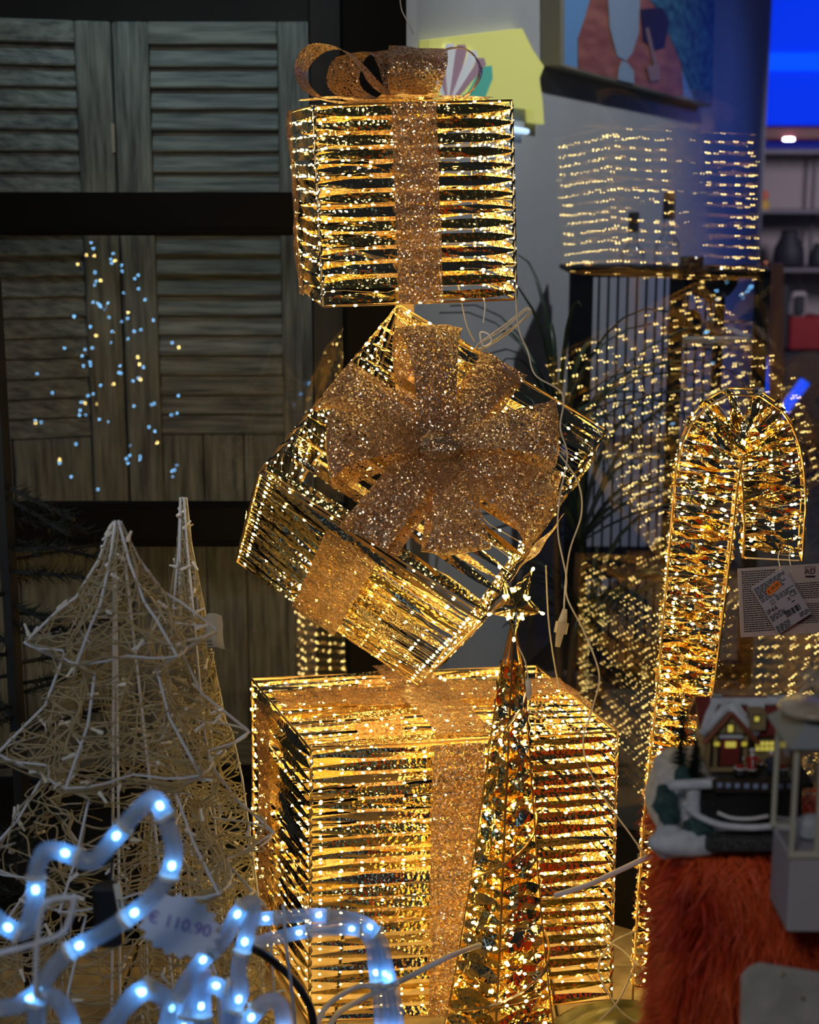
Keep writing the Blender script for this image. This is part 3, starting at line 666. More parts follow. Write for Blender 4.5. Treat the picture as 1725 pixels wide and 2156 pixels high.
rope('rope_light_figure', [
    ([(330, 2220), (368, 2110), (415, 2035), (465, 1985), (500, 1925), (522, 1903), (535, 1912), (520, 1965), (503, 2040), (507, 2090), (485, 2160), (480, 2320)],),
    ([(380, 2200), (400, 2120), (445, 2075), (480, 2100), (478, 2170)],),
    ([(500, 2230), (525, 2150), (565, 2108), (595, 2130), (600, 2230)],),
    ([(425, 2040), (423, 2090), (425, 2160), (428, 2320)], .0085),
    ([(220, 2230), (262, 2115), (310, 2080), (352, 2100)],)],
    'blue-white rope light figure with arching strands, bottom centre-left', zb2, base=b2, sp=.048)
zb3 = 1.50; b3 = pt(700, 2500, zb3); b3.z = 0
rope('rope_light_arch', [
    ([(505, 1935), (560, 1934), (640, 1927), (720, 1930), (770, 1945), (800, 1980), (815, 2040), (832, 2110), (838, 2200), (842, 2420)],),
    ([(510, 1995), (560, 1980), (640, 1962), (720, 1955), (765, 1962), (783, 1990), (790, 2040), (800, 2110), (803, 2200), (806, 2420)],),
    ([(790, 1990), (810, 2050), (822, 2120), (826, 2200), (828, 2420)],)],
    'rounded blue-white rope light frame standing before the largest gift box', zb3, base=b3, sp=.052)
# off-frame blue tree whose lights the left pane mirrors
def blue_tree():
    base = V((-.70, 1.46, 0)); t = thing('blue_light_tree', base, 'blue LED twig tree left of the frame, mirrored as blue dots in the left pane', 'light tree')
    B().tube([base, base + V((.02, 0, .95))], .006, 6).out('trunk', 'window_black', t); lb = B(); br = B(); lw = B(); H = .98
    for i in range(26):
        z0 = .36 + i * .023; th = i * 2.4; ln = (.22 * (1 - i / 28) + .04); p = base + V((0, 0, z0)); q = p + V((math.cos(th) * ln, math.sin(th) * ln * .7, ln * .5)); br.tube([p, lerp(p, q, .5) + V((0, 0, -.01)), q], .0018, 4)
        for j in range(4):
            c = lerp(p, q, U(.2, 1)) + V((U(-.01, .01), U(-.01, .01), U(-.02, .02))); (lw if R() < .17 else lb).ico(c, .0026)
    br.out('branch', 'window_black', t); lb.out('led_bulb', 'led_blue', t, stuff=True); lw.out('led_bulb', 'led_warm', t, stuff=True)
blue_tree()
# ================================================================== PRICE STARBURST
zp = 1.24; pc = pt(378, 1950, zp); ps = thing('price_tag', pc, 'blurred white starburst price tag with a violet handwritten price on the rope light', 'price tag')
ns = 18; rim = []; x_, y_ = V((.96, 0, -.27)), V((.22, .1, .96))
for i in range(ns * 2):
    th = 2 * PI * i / (ns * 2); r = (92 if i % 2 == 0 else 76) * zp / FP; rim.append(pc + x_ * math.cos(th) * r + y_ * math.sin(th) * r * .78)
fb = [p + V((0, .0008, 0)) for p in rim]; n = len(rim)
B().add(rim + fb, [tuple(range(n - 1, -1, -1)), tuple(range(n, 2 * n))] + [(i, (i + 1) % n, n + (i + 1) % n, n + i) for i in range(n)]).out('card', 'tag_white', ps)
text('\u20ac 110.90', .0145, frame(pc + V((0, -.0008, .002)), x_, y_), 'ink_violet', ps)
# ================================================================== CANE LABELS
z0 = 1.86; bt = thing('hang_tag', pt(1640, 1265, z0), 'large pinkish folded instruction tag with a square logo, hanging from the candy cane', 'tag')
c4 = [pt(1553, 1197, z0), pt(1745, 1185, z0), pt(1750, 1330, z0 - .004), pt(1560, 1342, z0 - .004)]
flat_tag([c4[3], c4[2], c4[1], c4[0]], 'paper', 'card', None, None, .001, bt)
def on_tag(u, v, c=c4, off=-.0016): return lerp(lerp(c[0], c[1], u), lerp(c[3], c[2], u), v) + V((0, off, 0))
flat_tag([on_tag(.60, .995, off=-.0003), on_tag(1, .995, off=-.0003), on_tag(1, .005, off=-.0003), on_tag(.52, .005, off=-.0003)], 'paper_dark', 'back_leaf', None, None, .0006, bt)
lt = B()
for r_ in range(28):
    v = .05 + r_ * .032; u = .04
    while u < .40:
        w_ = U(.008, .03); lt.box(on_tag(u + w_ / 2, v), (w_ * .11, .0003, .0013)); u += w_ + .006
for r_ in range(20):
    v = .27 + r_ * .03
    if .50 < v < .56: continue
    u = .62
    while u < .97:
        w_ = U(.01, .035); lt.box(on_tag(u + w_ / 2, v), (w_ * .11, .0003, .0011)); u += w_ + .006
lt.out('print_line', 'ink', bt, stuff=True)
lg = B(); cx, cy_ = .79, .105; B().box(on_tag(cx, cy_, off=-.0013), (.0125, .0004, .0125)).out('logo_square', 'ink', bt); B().box(on_tag(cx, cy_ - .003, off=-.0017), (.0113, .0004, .0113)).out('logo_square', 'paper_dark', bt)
text('AD', .0095, frame(on_tag(cx, cy_, off=-.0022), V((1, 0, .06)), V((-.06, 0, 1))), 'ink', bt); B().box(on_tag(cx, cy_ + .07, off=-.0022), (.0118, .0003, .0022)).out('logo_bar', 'ink', bt)
z0 = 1.845; st = thing('hang_tag', pt(1643, 1268, z0), 'small tilted grey tag with an orange 39.90 euro price sticker, overlapping the larger tag', 'tag')
c5 = [pt(1581, 1237, z0), pt(1650, 1194, z0), pt(1709, 1291, z0), pt(1638, 1336, z0)]
flat_tag([c5[3], c5[2], c5[1], c5[0]], 'paper', 'card', None, None, .001, st); M['paper_grey'] = mat('paper_grey', (.47, .43, .44), .8); bpy.data.objects[st.children[0].name].data.materials[0] = M['paper_grey']
X5 = (c5[1] - c5[0]).normalized(); Y5 = (c5[0] - c5[3]).normalized(); r5 = Matrix((X5, V((0, 1, 0)), Y5)).transposed().to_3x3()
def t5(u, v, off=-.0018): return on_tag(u, v, c5, off)
lt = B()
def line5(u0, u1, v):
    u = u0
    while u < u1: w_ = min(U(.05, .16), u1 - u + .01); lt.box(t5(u + w_ / 2, v), (w_ * .047, .0003, .0008), r5); u += w_ + .025
for k in range(7): line5(.04, U(.75, .95), .06 + k * .033)
for k, (a0, b0) in enumerate(((.05, .3), (.05, .45), (.42, .95), (.42, .8), (.42, .95))): line5(a0, b0, .30 + k * .035)
for k in range(4): line5(.04, .42 + .05 * k, .64 + k * .03)
for k in range(5): line5(.04, .42, .86 + k * .027)
for k in range(3): line5(.72, .98, .88 + k * .03)
for k in range(34):
    if R() < .68: lt.box(t5(.42 + k * .0125, .765), (.0006 * U(.5, 1.3), .0003, .0075), r5)
lt.box(t5(.76, .62), (.004, .0003, .0011), r5); lt.box(t5(.30, .43), (.0055, .0003, .0055), r5); lt.out('print_line', 'ink', st, stuff=True)
B().box(t5(.30, .43, -.0021), (.0047, .0003, .0047), r5).out('print_square', 'paper_grey', st); B().box(t5(.30, .43, -.0024), (.0028, .0003, .0028), r5).out('print_square', 'ink', st); B().box(t5(.30, .43, -.0027), (.002, .0003, .002), r5).out('print_square', 'paper_grey', st)
text('IP44', .0085, frame(t5(.18, .56, -.002), X5, Y5), 'ink', st); text('CE', .0075, frame(t5(.86, .50, -.002), X5, Y5), 'ink', st); text('X', .006, frame(t5(.70, .54, -.002), X5, Y5), 'ink', st)
# orange sticker: octagon
sc5 = t5(.5, .22, -.0021); oc = []
for (u, v) in ((-.5, -.2), (-.38, -.5), (.38, -.5), (.5, -.2), (.5, .2), (.38, .5), (-.38, .5), (-.5, .2)): oc.append(sc5 + (X5 * .985 + Y5 * .17).normalized() * u * .0205 + (Y5 * .985 - X5 * .17).normalized() * v * .0088)
B().add(oc + [p + V((0, .0004, 0)) for p in oc], [tuple(range(8)), tuple(range(15, 7, -1))] + [(i, (i + 1) % 8, 8 + (i + 1) % 8, 8 + i) for i in range(8)]).out('price_sticker', 'sticker_orange', st)
text('\u20ac 39.90', .0055, frame(sc5 + V((0, -.0005, 0)), X5 * .985 + Y5 * .17, Y5), 'ink', st)
for tg_, x in ((bt, 1668), (st, 1645)): B().tube(spline([pt(x, 1204, 1.856 if tg_ is bt else 1.84), pt(x - 3, 1190, 1.87), pt(x - 6, 1172, 1.90), pt(x - 2, 1160, 1.92)], 5), .0006, 4).out('tie_cord', 'cotton', tg_)
# ================================================================== CABLES
def cable(pts, r, m, label, name='cable', group=None, n=10):
    o = B().tube(spline([pt(*p) for p in pts], n), r, 7).out(name, m, None, True); tag(o, label, 'cable', group); return o
cable([(1168, 1886, 1.80), (1240, 1862, 1.79), (1310, 1830, 1.78), (1372, 1802, 1.77), (1460, 1775, 1.8)], .0033, 'cable_white', 'thick white cable running right from the foil cone tree to the candy cane')
cable([(640, 2300, 1.52), (700, 2150, 1.62), (760, 2105, 1.68), (850, 2062, 1.70), (950, 2012, 1.71), (1010, 1990, 1.77)], .0033, 'cable_white', 'thick white cable crossing the foot of the largest gift box')
cable([(640, 2230, 1.52), (680, 2130, 1.60), (730, 2088, 1.64), (770, 2075, 1.66), (800, 2090, 1.66)], .0030, 'cable_white', 'white cable loop bending up behind the rounded rope light frame')
cable([(500, 1988, 1.44), (545, 2003, 1.46), (600, 2045, 1.48), (640, 2095, 1.5), (662, 2170, 1.5), (665, 2400, 1.5)], .0042, 'black_rubber', 'black rubber cable curving down beside the rounded rope light frame')
cable([(597, 1905, 1.47), (603, 1990, 1.47), (615, 2090, 1.47), (626, 2200, 1.47)], .0016, 'white_enamel', 'thin upright white rod before the left side of the largest box', 'rod')
cable([(1086, 600, 1.88), (1088, 650, 1.87), (1095, 700, 1.86), (1112, 740, 1.86), (1128, 790, 1.85), (1185, 830, 1.85), (1180, 900, 1.85), (1195, 960, 1.85), (1180, 1040, 1.85), (1175, 1120, 1.85), (1192, 1210, 1.85), (1195, 1260, 1.85), (1230, 1330, 1.85), (1262, 1420, 1.84), (1248, 1490, 1.84), (1228, 1570, 1.83), (1260, 1660, 1.82), (1330, 1760, 1.80), (1365, 1810, 1.78)], .0011, 'cable_beige', 'long thin clear cable hanging from the top box past the tilted box to the right', n=8)
cable([(1165, 940, 1.86), (1215, 1010, 1.86), (1225, 1080, 1.86), (1200, 1160, 1.86), (1190, 1240, 1.86), (1188, 1290, 1.85)], .0011, 'cable_beige', 'thin clear cable curving to the white plug connector')
cable([(1150, 1190, 1.92), (1155, 1300, 1.94), (1165, 1380, 1.96), (1178, 1452, 1.98)], .0011, 'cable_beige', 'straight thin clear cable ending on top of the largest box')
cable([(1345, 2156, 1.9), (1300, 2120, 1.88), (1260, 2040, 1.9), (1290, 1985, 1.95), (1340, 1960, 1.98)], .0013, 'cable_beige', 'thin clear cable lying on the floor beside the candy cane foot')
cable([(1270, 1975, 2.06), (1310, 2000, 2.05), (1350, 2035, 2.03), (1410, 2060, 2.0)], .0013, 'cable_beige', 'thin cable crossing the floor behind the candy cane foot')
cable([(1262, 2150, 1.84), (1300, 2110, 1.86), (1325, 2060, 1.9), (1338, 2030, 1.92)], .0012, 'cable_beige', 'thin cable rising from the bottom edge to the candy cane foot')
cable([(965, 600, 1.95), (975, 650, 1.95), (985, 690, 1.95), (1000, 720, 1.96)], .0009, 'cable_beige', 'short thin cable dangling under the top box')
cable([(1018, 628, 1.93), (1022, 645, 1.93), (1018, 680, 1.93)], .0009, 'cotton', 'short white cable tie end dangling under the top box')
cable([(842, -10, 1.9), (846, 20, 1.9), (858, 45, 1.9), (871, 72, 1.9)], .0009, 'cable_beige', 'short thin wire end hanging in above the top bow')
cb = thing('cable_bundle', pt(1040, 700, 1.97), 'looped bundle of clear cable tied above the tilted box', 'cable')
for k in range(4):
    q = [(1010 + U(-4, 4), 725, 1.97), (1060, 690 + U(-6, 6), 1.96), (1108 + U(-6, 4), 652 + U(-4, 6), 1.95), (1114 + U(-3, 3), 662, 1.95), (1070, 700 + U(-4, 8), 1.97), (1015, 735 + U(-4, 4), 1.98)]
    B().tube(spline([pt(*p) for p in q], 6, k % 2 == 0), .001, 5, k % 2 == 0).out('cable_loop', 'cable_beige', cb, True)
B().tube(spline([pt(1012, 700, 1.96), pt(1030, 705, 1.955), pt(1035, 722, 1.96), pt(1018, 728, 1.97)], 5, True), .0012, 5, True).out('tie', 'cotton', cb)
cn = thing('plug_connector', pt(1184, 1325, 1.85), 'translucent white screw plug connector hanging from thin cable, right of the tilted box', 'connector')
A = pt(1190, 1282, 1.85); Bq = pt(1174, 1362, 1.85); dr = (Bq - A).normalized()
B().tube([A, lerp(A, Bq, .33), lerp(A, Bq, .36)], [.003, .0058, .0058], 10).out('plug', 'cable_beige', cn, True)
B().tube([lerp(A, Bq, .35), lerp(A, Bq, .64)], .0082, 12).out('collar', 'cable_beige', cn); B().tube([lerp(A, Bq, .64), Bq], [.0052, .0032], 10).out('socket', 'cable_beige', cn, True)
cn2 = thing('plug_connector', pt(1113, 1450, 1.80), 'small clear cable connector hanging over the top ribbon of the largest box', 'connector')
B().tube([pt(1112, 1428, 1.8), pt(1112, 1432, 1.8), pt(1114, 1465, 1.8), pt(1114, 1474, 1.8)], [.002, .0038, .0034, .0015], 8).out('sleeve', 'rope_tube', cn2, True)
B().tube(spline([pt(1090, 1360, 1.8), pt(1105, 1390, 1.8), pt(1112, 1428, 1.8)], 6), .0009, 5).out('lead', 'cable_beige', cn2)
# ================================================================== PLANT BEHIND THE GLASS
def plant():
    c = V((.30, 2.80, 0)); t = thing('dracaena_plant', c, 'dark long-leaved potted plant behind the glass, right of the boxes', 'plant')
    B().lathe(c, [(.05, .0), (.06, .01), (.075, .14), (.08, .145), (.08, .16), (.07, .16)], 18).out('pot', 'terracotta', t, True)
    for (x, z1) in ((-.02, .62), (.015, .42), (.03, .25)): B().tube(spline([c + V((x * .4, 0, .12)), c + V((x, 0, z1 * .6)), c + V((x * 1.3, -.01, z1))], 5), .008, 7).out('stem', 'terracotta', t, True)
    k = 0
    for (x, z1, n, ln) in ((-.026, .62, 34, .46), (.02, .44, 28, .42), (.04, .25, 24, .36)):
        for i in range(n):
            th = i * 2.4 + k; el = U(.5, 1.5); L = ln * U(.6, 1.1); o = c + V((x, -.01, z1)); rows = []; d = V((math.cos(th), math.sin(th) * .45, 0)); s = d.cross(V((0, 0, 1))); sg = 7
            for j in range(sg + 1):
                g = j / sg; an = el - g * g * (1.0 + (i % 5) * .22); 
                if j: o = o + (d * math.cos(an) + V((0, 0, math.sin(an)))) * L / sg
                wd = .0095 * math.sin(PI * (.12 + .88 * g)) ** .7 + .0006; rows.append([o - s * wd, o - V((0, 0, .0025)), o + s * wd])
            B().grid(rows).out('leaf', 'leaf', t, True)
        k += 1
plant()
def fir():
    c = V((-.44, 1.62, 0)); t = thing('fir_branches', c, 'dark artificial fir at the left edge behind the large wire tree', 'fir tree'); nb = B(); br = B()
    br.tube([c, c + V((0, 0, 1.0))], .01, 6)
    for i in range(42):
        z0 = .30 + (i / 42) * .50; th = U(0, 2 * PI); ln = U(.07, .13); p = c + V((0, 0, z0)); q = p + V((math.cos(th) * ln, math.sin(th) * ln, U(-.03, .02))); br.tube([p, q], .0025, 4)
        for j in range(70):
            s = lerp(p, q, U(.1, 1)); d = V((U(-1, 1), U(-1, 1), U(-.6, 1))).normalized() * .016 + (q - p).normalized() * .01; e = d.orthogonal().normalized() * .0009; nb.add([s - e, s + e, s + d], [(0, 1, 2)])
    br.out('branch', 'dark_brown_wood', t); nb.out('needles', 'fir', t, stuff=True)
fir()
# ================================================================== WALL PICTURE, PAINTED SIGN AND STREAK REFLECTIONS
def wpt(px, py, off): return on_wall(px, py, off)
def wall_quad(c, off, th, name, m, parent):
    q = [wpt(x, y, off) for x, y in c]; b = [p - WN * th for p in q]; n = len(q)
    return B().add(q + b, [tuple(range(n)), tuple(range(2 * n - 1, n - 1, -1))] + [(i, n + i, n + (i + 1) % n, (i + 1) % n) for i in range(n)]).out(name, m, parent)
pc_ = thing('wall_picture', wpt(1350, 60, .04), 'canvas photo print of a vase on a round wooden board, on the grey wall', 'picture')
pcn = [(1187, -260), (1508, -150), (1498, 222), (1190, 138)]
Z0 = [wpt(1187, 138, .045), wpt(1500, 222, .045)]
wall_quad([(1188, -250), (1508, -230), (1500, 222), (1188, 138)], .045, .042, 'canvas', 'print_blue', pc_)
wall_quad([(1180, -255), (1189, -255), (1189, 141), (1180, 137)], .0452, .044, 'canvas_edge', 'picture_edge', pc_)
wall_quad([(1188, 135), (1500, 219), (1500, 225), (1188, 141)], .0458, .044, 'canvas_edge', 'picture_edge', pc_)
el = lambda cx, cy, rx, ry, a0=0, a1=2 * PI, n=18: [(cx + rx * math.cos(a0 + (a1 - a0) * i / n), cy + ry * math.sin(a0 + (a1 - a0) * i / n)) for i in range(n)]
wall_quad([(1255, -40), (1300, -60), (1420, -70), (1440, 200), (1422, 203), (1340, 178), (1218, 145), (1218, 80), (1232, 40)], .0468, .001, 'board_print', 'print_board', pc_)
wall_quad([(1322, -60), (1507, -60), (1500, 221), (1466, 210), (1425, 110), (1385, 20)], .0478, .001, 'sea_print', 'print_sea', pc_)
wall_quad([(1275, -80), (1352, -80), (1345, 70), (1332, 112), (1318, 128), (1300, 118), (1285, 60)], .0488, .001, 'vase_print', 'print_vase', pc_)
wall_quad([(1310, 128), (1322, 132), (1335, 150), (1336, 176), (1302, 168), (1304, 145)], .0496, .001, 'vase_print', 'print_vase', pc_)
wall_quad([(1350, 20), (1395, 15), (1410, 45), (1400, 100), (1380, 105), (1355, 85)], .0492, .001, 'cone_print', 'print_dark', pc_)
wall_quad([(1360, 60), (1366, 58), (1385, 140), (1378, 142)], .0500, .001, 'stick_print', 'print_stick', pc_)
wall_quad([(1362, 140), (1388, 135), (1392, 168), (1370, 172)], .0505, .001, 'nut_print', 'print_stick', pc_)
sg = thing('sign_reflection', wpt(1020, 170, .02), 'glowing panel painted as glass reflection of a yellow flower sign, behind the top bow', 'sign reflection')  # emissive panel stands in for an illuminated sign mirrored in the glass
wall_quad([(905, 84), (1000, 72), (1100, 60), (1122, 105), (1146, 140), (1136, 165), (1143, 215), (1146, 262), (1126, 258), (1124, 230), (895, 205)][::-1], .02, .018, 'face', 'reflected_yellow', sg)
wall_quad([(948, 215), (985, 195), (1015, 140), (1036, 138), (1038, 165), (1022, 205), (1000, 219)][::-1], .0225, .001, 'reflected_leaf', 'reflected_teal', sg)
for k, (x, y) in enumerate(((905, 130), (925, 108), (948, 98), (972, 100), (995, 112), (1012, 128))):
    wall_quad([(945, 222), (x - 12, y + 10), (x - 8, y - 6), (x + 8, y - 6), (x + 12, y + 8), (952, 222)][::-1], .0235 + .0012 * k, .001, 'reflected_petal', ('reflected_white', 'reflected_mauve')[k % 2], sg)
tl = B(); tl.tube([wpt(1078, 272, .012), wpt(1110, 277, .012)], .006, 8); o = tl.out('reflected_streak', 'reflected_streak', None, True); tag(o, 'short bluish glowing bar painting an LED reflection, right of the top box', 'lamp')  # emissive bar stands in for a mirrored LED streak
# ================================================================== SHELF UNIT WITH BOTTLES AND GLASS
YS = 3.28
def sx(px, y=600): return py_(px, y, YS).x
def sz(py): return py_(862, py, YS).z
su = thing('display_shelf', (sx(1410), YS + .1, 0), 'black metal display shelf unit with thin vertical bars behind the glass', 'shelf')
ztop = sz(572)
def post(x0, x1, dy=0, zt=None): B().bbox(((sx(x0) + sx(x1)) / 2, YS + dy, (zt or ztop) / 2), (sx(x1) - sx(x0), .03, zt or ztop), .002).out('post', 'black_metal', su)
post(1200, 1248); post(1412, 1440); post(1592, 1620)
for dy in (.24,): post(1235, 1250, dy); post(1560, 1575, dy)
B().bbox(((sx(1200) + sx(1440)) / 2, YS, ztop), (sx(1440) - sx(1200), .034, .022), .002).out('top_rail', 'black_metal', su)
B().bbox(((sx(1440) + sx(1620)) / 2, YS, ztop - .004), (sx(1620) - sx(1440), .030, .018), .002).out('top_rail', 'black_metal', su)
B().bbox(((sx(1200) + sx(1620)) / 2, YS + .13, ztop), (sx(1620) - sx(1200), .22, .010), .002).out('shelf_board', 'black_metal', su)
for zz, m, x0, x1 in ((sz(716), 'grey_shelf', 1440, 1600), (sz(960), 'grey_shelf', 1250, 1600), (sz(1210), 'black_metal', 1250, 1600), (sz(1460), 'black_metal', 1250, 1600)):
    B().bbox(((sx(x0) + sx(x1)) / 2, YS + .12, zz), (sx(x1) - sx(x0), .26, .013), .002).out('shelf_board', m, su)
for x in (1262, 1282, 1302, 1322, 1342, 1362, 1382, 1400): B().tube([(sx(x), YS, ztop), (sx(x), YS, .05)], .0026, 6).out('thin_bar', 'black_metal', su)
for x in (1455, 1475, 1495, 1516, 1536, 1557, 1577): B().tube([(sx(x), YS + .25, ztop), (sx(x), YS + .25, .05)], .0028, 6).out('thin_bar', 'black_metal', su)
for y in (760, 990): B().tube([(sx(1440), YS + .25, sz(y)), (sx(1600), YS + .25, sz(y))], .0026, 6).out('thin_bar', 'black_metal', su)
B().bbox(((sx(1200) + sx(1620)) / 2, YS, .03), (sx(1620) - sx(1200), .03, .04), .002).out('bottom_rail', 'black_metal', su)
# wine glass on the grey shelf
gz = sz(716) + .007; gx = sx(1508); s = py_(862, 560, YS).z - gz
wg = thing('wine_glass', (gx, YS + .05, gz), 'large smoked black wine glass on the grey shelf behind the glass', 'glass')
B().lathe((gx, YS + .05, gz), [(.036, 0), (.036, .002), (.012, .008), (.005, .02), (.0045, s * .45), (.012, s * .50), (.04, s * .57), (.056, s * .72), (.058, s * .82), (.053, s)], 24).out('bowl_and_stem', 'smoked_glass', wg, True)
pp = B(); pp.lathe((sx(1460), YS + .03, ztop + .006 - .05), [(.020, 0), (.022, .04), (.026, .05), (.026, .075), (.0, .075)], 16); o = pp.out('candle_cup', 'smoked_glass', None, True); tag(o, 'small dark cup standing on the shelf unit left of the wine glass', 'cup')
def bottle(px, ytop, ysh, r, cap, label):
    x = sx(px); zb_ = ztop + .006; H = py_(862, ytop, YS + .1).z - zb_; sh = py_(862, ysh, YS + .1).z - zb_
    t = thing('glass_bottle', (x, YS + .1, zb_), label, 'bottle', 'clear bottles on the shelf unit'); 
    B().lathe((x, YS + .1, zb_), [(r * .9, 0), (r, .004), (r, sh * .7), (r * .85, sh * .88), (r * .42, sh * 1.12), (r * .36, H * .93), (r * .42, H * .95)], 20).out('body', 'clear_glass', t, True)
    B().lathe((x, YS + .1, zb_ + H * (.93 if cap == 'cork' else .62)), [(r * .4, 0), (r * .42, .002), (r * .42, H * (.1 if cap == 'cork' else .36)), (r * .2, H * (.11 if cap == 'cork' else .37))], 14).out('stopper', cap, t)
    if cap == 'cork': B().lathe((x, YS + .1, zb_ + H * .66), [(r * .45, 0), (r * .45, H * .27)], 14).out('neck_band', 'shop_dark', t)
bottle(1345, 445, 520, .028, 'shop_dark', 'clear glass bottle with a dark cap, on top of the shelf unit')
bottle(1420, 410, 500, .030, 'cork', 'taller clear glass bottle with a cork stopper, on top of the shelf unit')
bk = B(); bk.box((sx(1448), YS + .1, gz + .075), (.02, .1, .15), Matrix.Rotation(.12, 3, 'Y')); o = bk.out('blue_box', 'blue_glow'); M['blue_book'] = mat('blue_book', (.02, .10, .55), .5); o.data.materials[0] = M['blue_book']; o.name = 'leaning_book'; tag(o, 'blue book leaning beside the wine glass on the grey shelf', 'book')
jb = B(); jb.lathe((sx(1483), YS + .12, gz), [(.02, 0), (.024, .02), (.018, .04), (.006, .05)], 14); o = jb.out('dark_jar', 'smoked_glass', None, True); tag(o, 'small dark rounded jar behind the wine glass stem', 'jar')
jb = B(); zj = sz(960) + .0065; jb.lathe((sx(1493), YS + .06, zj), [(.022, 0), (.022, .06), (.019, .062), (.019, .07), (.0, .07)], 16); o = jb.out('storage_jar', 'terracotta', None, True); tag(o, 'dark squat jar on the lower shelf above the candy cane hook', 'jar')
# ================================================================== FAR SHOP INTERIOR
YB = 7.3
def fx(px): return py_(px, 400, YB).x
def fz(py): return py_(862, py, YB).z
far = lambda name, x0, x1, y0, y1, m, dep, label, cat, bev=.01: tag(B().bbox(((fx(x0) + fx(x1)) / 2, YB + dep / 2, (fz(y0) + fz(y1)) / 2), (fx(x1) - fx(x0), dep, fz(y0) - fz(y1)), bev).out(name, m), label, cat)
far('ceiling_lightbox', 1560, 2050, -200, 262, 'blue_panel', .1, 'glowing deep blue light panel across the far shop ceiling', 'light panel')
far('glow_strip', 1560, 2050, 112, 150, 'blue_glow', .02, 'brighter blue light strip across the blue panel', 'light strip'); bpy.data.objects['glow_strip'].location.y -= .04
far('ceiling_beam', 1560, 2050, 266, 296, 'red_band', .1, 'dark red trim beam under the blue light panel', 'beam')
sh = thing('wall_shelving', (fx(1800), YB + .3, 0), 'white wall shelving with dark items, blurred in the far shop', 'shelving')
B().box((fx(1800), YB + .52, fz(700)), (fx(2050) - fx(1560), .02, fz(296) - fz(1110))).out('back_panel', 'shop_white', sh)
for y, m in ((318, 'shop_grey'), (446, 'shop_grey'), (572, 'shop_grey'), (740, 'shop_dark')): B().bbox((fx(1800), YB + .32, fz(y)), (fx(2050) - fx(1560), .38, .02), .003).out('shelf_board', m, sh)
for x in (1637, 1760): B().box((fx(x), YB + .40, fz(440)), (.012, .03, fz(310) - fz(560))).out('bracket', 'shop_grey', sh)
lp = B(); lp.lathe((fx(1656), YB, fz(296)), [(.02, 0), (.026, .004), (.022, .012)], 16); o = lp.out('downlight', 'white_lamp', None, True); tag(o, 'round white downlight under the red beam in the far shop', 'lamp')
yb = B(); yb.bbox((fx(1615), YB + .2, fz(434)), (.10, .12, fz(420) - fz(446)), .01); o = yb.out('yellow_box', 'yellow_box'); tag(o, 'yellow box with an orange top on the far shop shelf', 'box')
yb = B(); yb.bbox((fx(1615), YB + .2, fz(411)), (.09, .12, fz(402) - fz(420)), .01).out('lid', 'orange_box', o)
def pot(px, py0, py1, r, label, m='shop_dark', name='vase'):
    z0 = fz(572) + .011; h = fz(py0) - z0; b = B(); b.lathe((fx(px), YB + .2, z0), [(r * .8, 0), (r, h * .12), (r * .9, h * .5), (r * .55, h * .8), (r * .5, h * .97), (r * .3, h)], 16); o = b.out(name, m, None, True); tag(o, label, 'vase')
pot(1690, 485, 568, .08, 'large dark rounded vase on the far shop shelf')
pot(1602, 492, 568, .045, 'slim dark vase at the left end of the far shop shelf')
pot(1755, 515, 568, .05, 'small dark vase right of the large dark vase in the far shop')
b = B(); b.ball((fx(1605), YB + .2, fz(572) + .032), .022); o = b.out('copper_ball', 'copper', None, True); tag(o, 'left copper bauble on the far shop shelf', 'bauble')
b = B(); b.ball((fx(1640), YB + .2, fz(572) + .030), .020); o = b.out('copper_ball', 'copper', None, True); tag(o, 'right copper bauble on the far shop shelf, beside the large vase', 'bauble')
o = B().box((py_(1642, 650, 5.4).x, 5.4, .42), (.045, .04, .84), Matrix.Rotation(-.05, 3, 'Y')).out('wooden_post', 'orange_wood'); tag(o, 'slanting orange-brown wooden post beside the shelf unit', 'post')
far('picture_frame', 1680, 1712, 614, 668, 'shop_white', .03, 'small pale picture frame in the far shop', 'frame'); far('inner_panel', 1686, 1706, 622, 660, 'shop_dark', .01, '', '').parent = None
o = bpy.data.objects['inner_panel']; o.location.y -= .02; o.parent = bpy.data.objects['picture_frame']
for k in ('label', 'category'):
    if k in o: del o[k]
far('red_box', 1678, 1760, 668, 738, 'red_box', .25, 'red carton on the dark counter in the far shop', 'box')
far('dark_carton', 1640, 1676, 600, 738, 'shop_dark', .25, 'tall dark carton left of the red carton in the far shop', 'box')
far('counter', 1620, 1900, 742, 1500, 'shop_dark', .12, 'long dark counter in the far shop behind the candy cane', 'counter')
far('blue_edge_light', 1632, 1640, 750, 830, 'blue_glow', .02, 'vertical blue edge light on the dark counter', 'light strip'); 
o = bpy.data.objects['blue_edge_light']; o.parent = bpy.data.objects['counter']; o.location.y -= .03
for k in ('label', 'category'): del o[k]
b = B(); b.box(py_(1668, 840, 5.5), (.03, .04, .16), Matrix.Rotation(.6, 3, 'Y')); o = b.out('blue_tube', 'blue_glow'); tag(o, 'slanting blue neon bar behind the candy cane hook', 'neon bar')
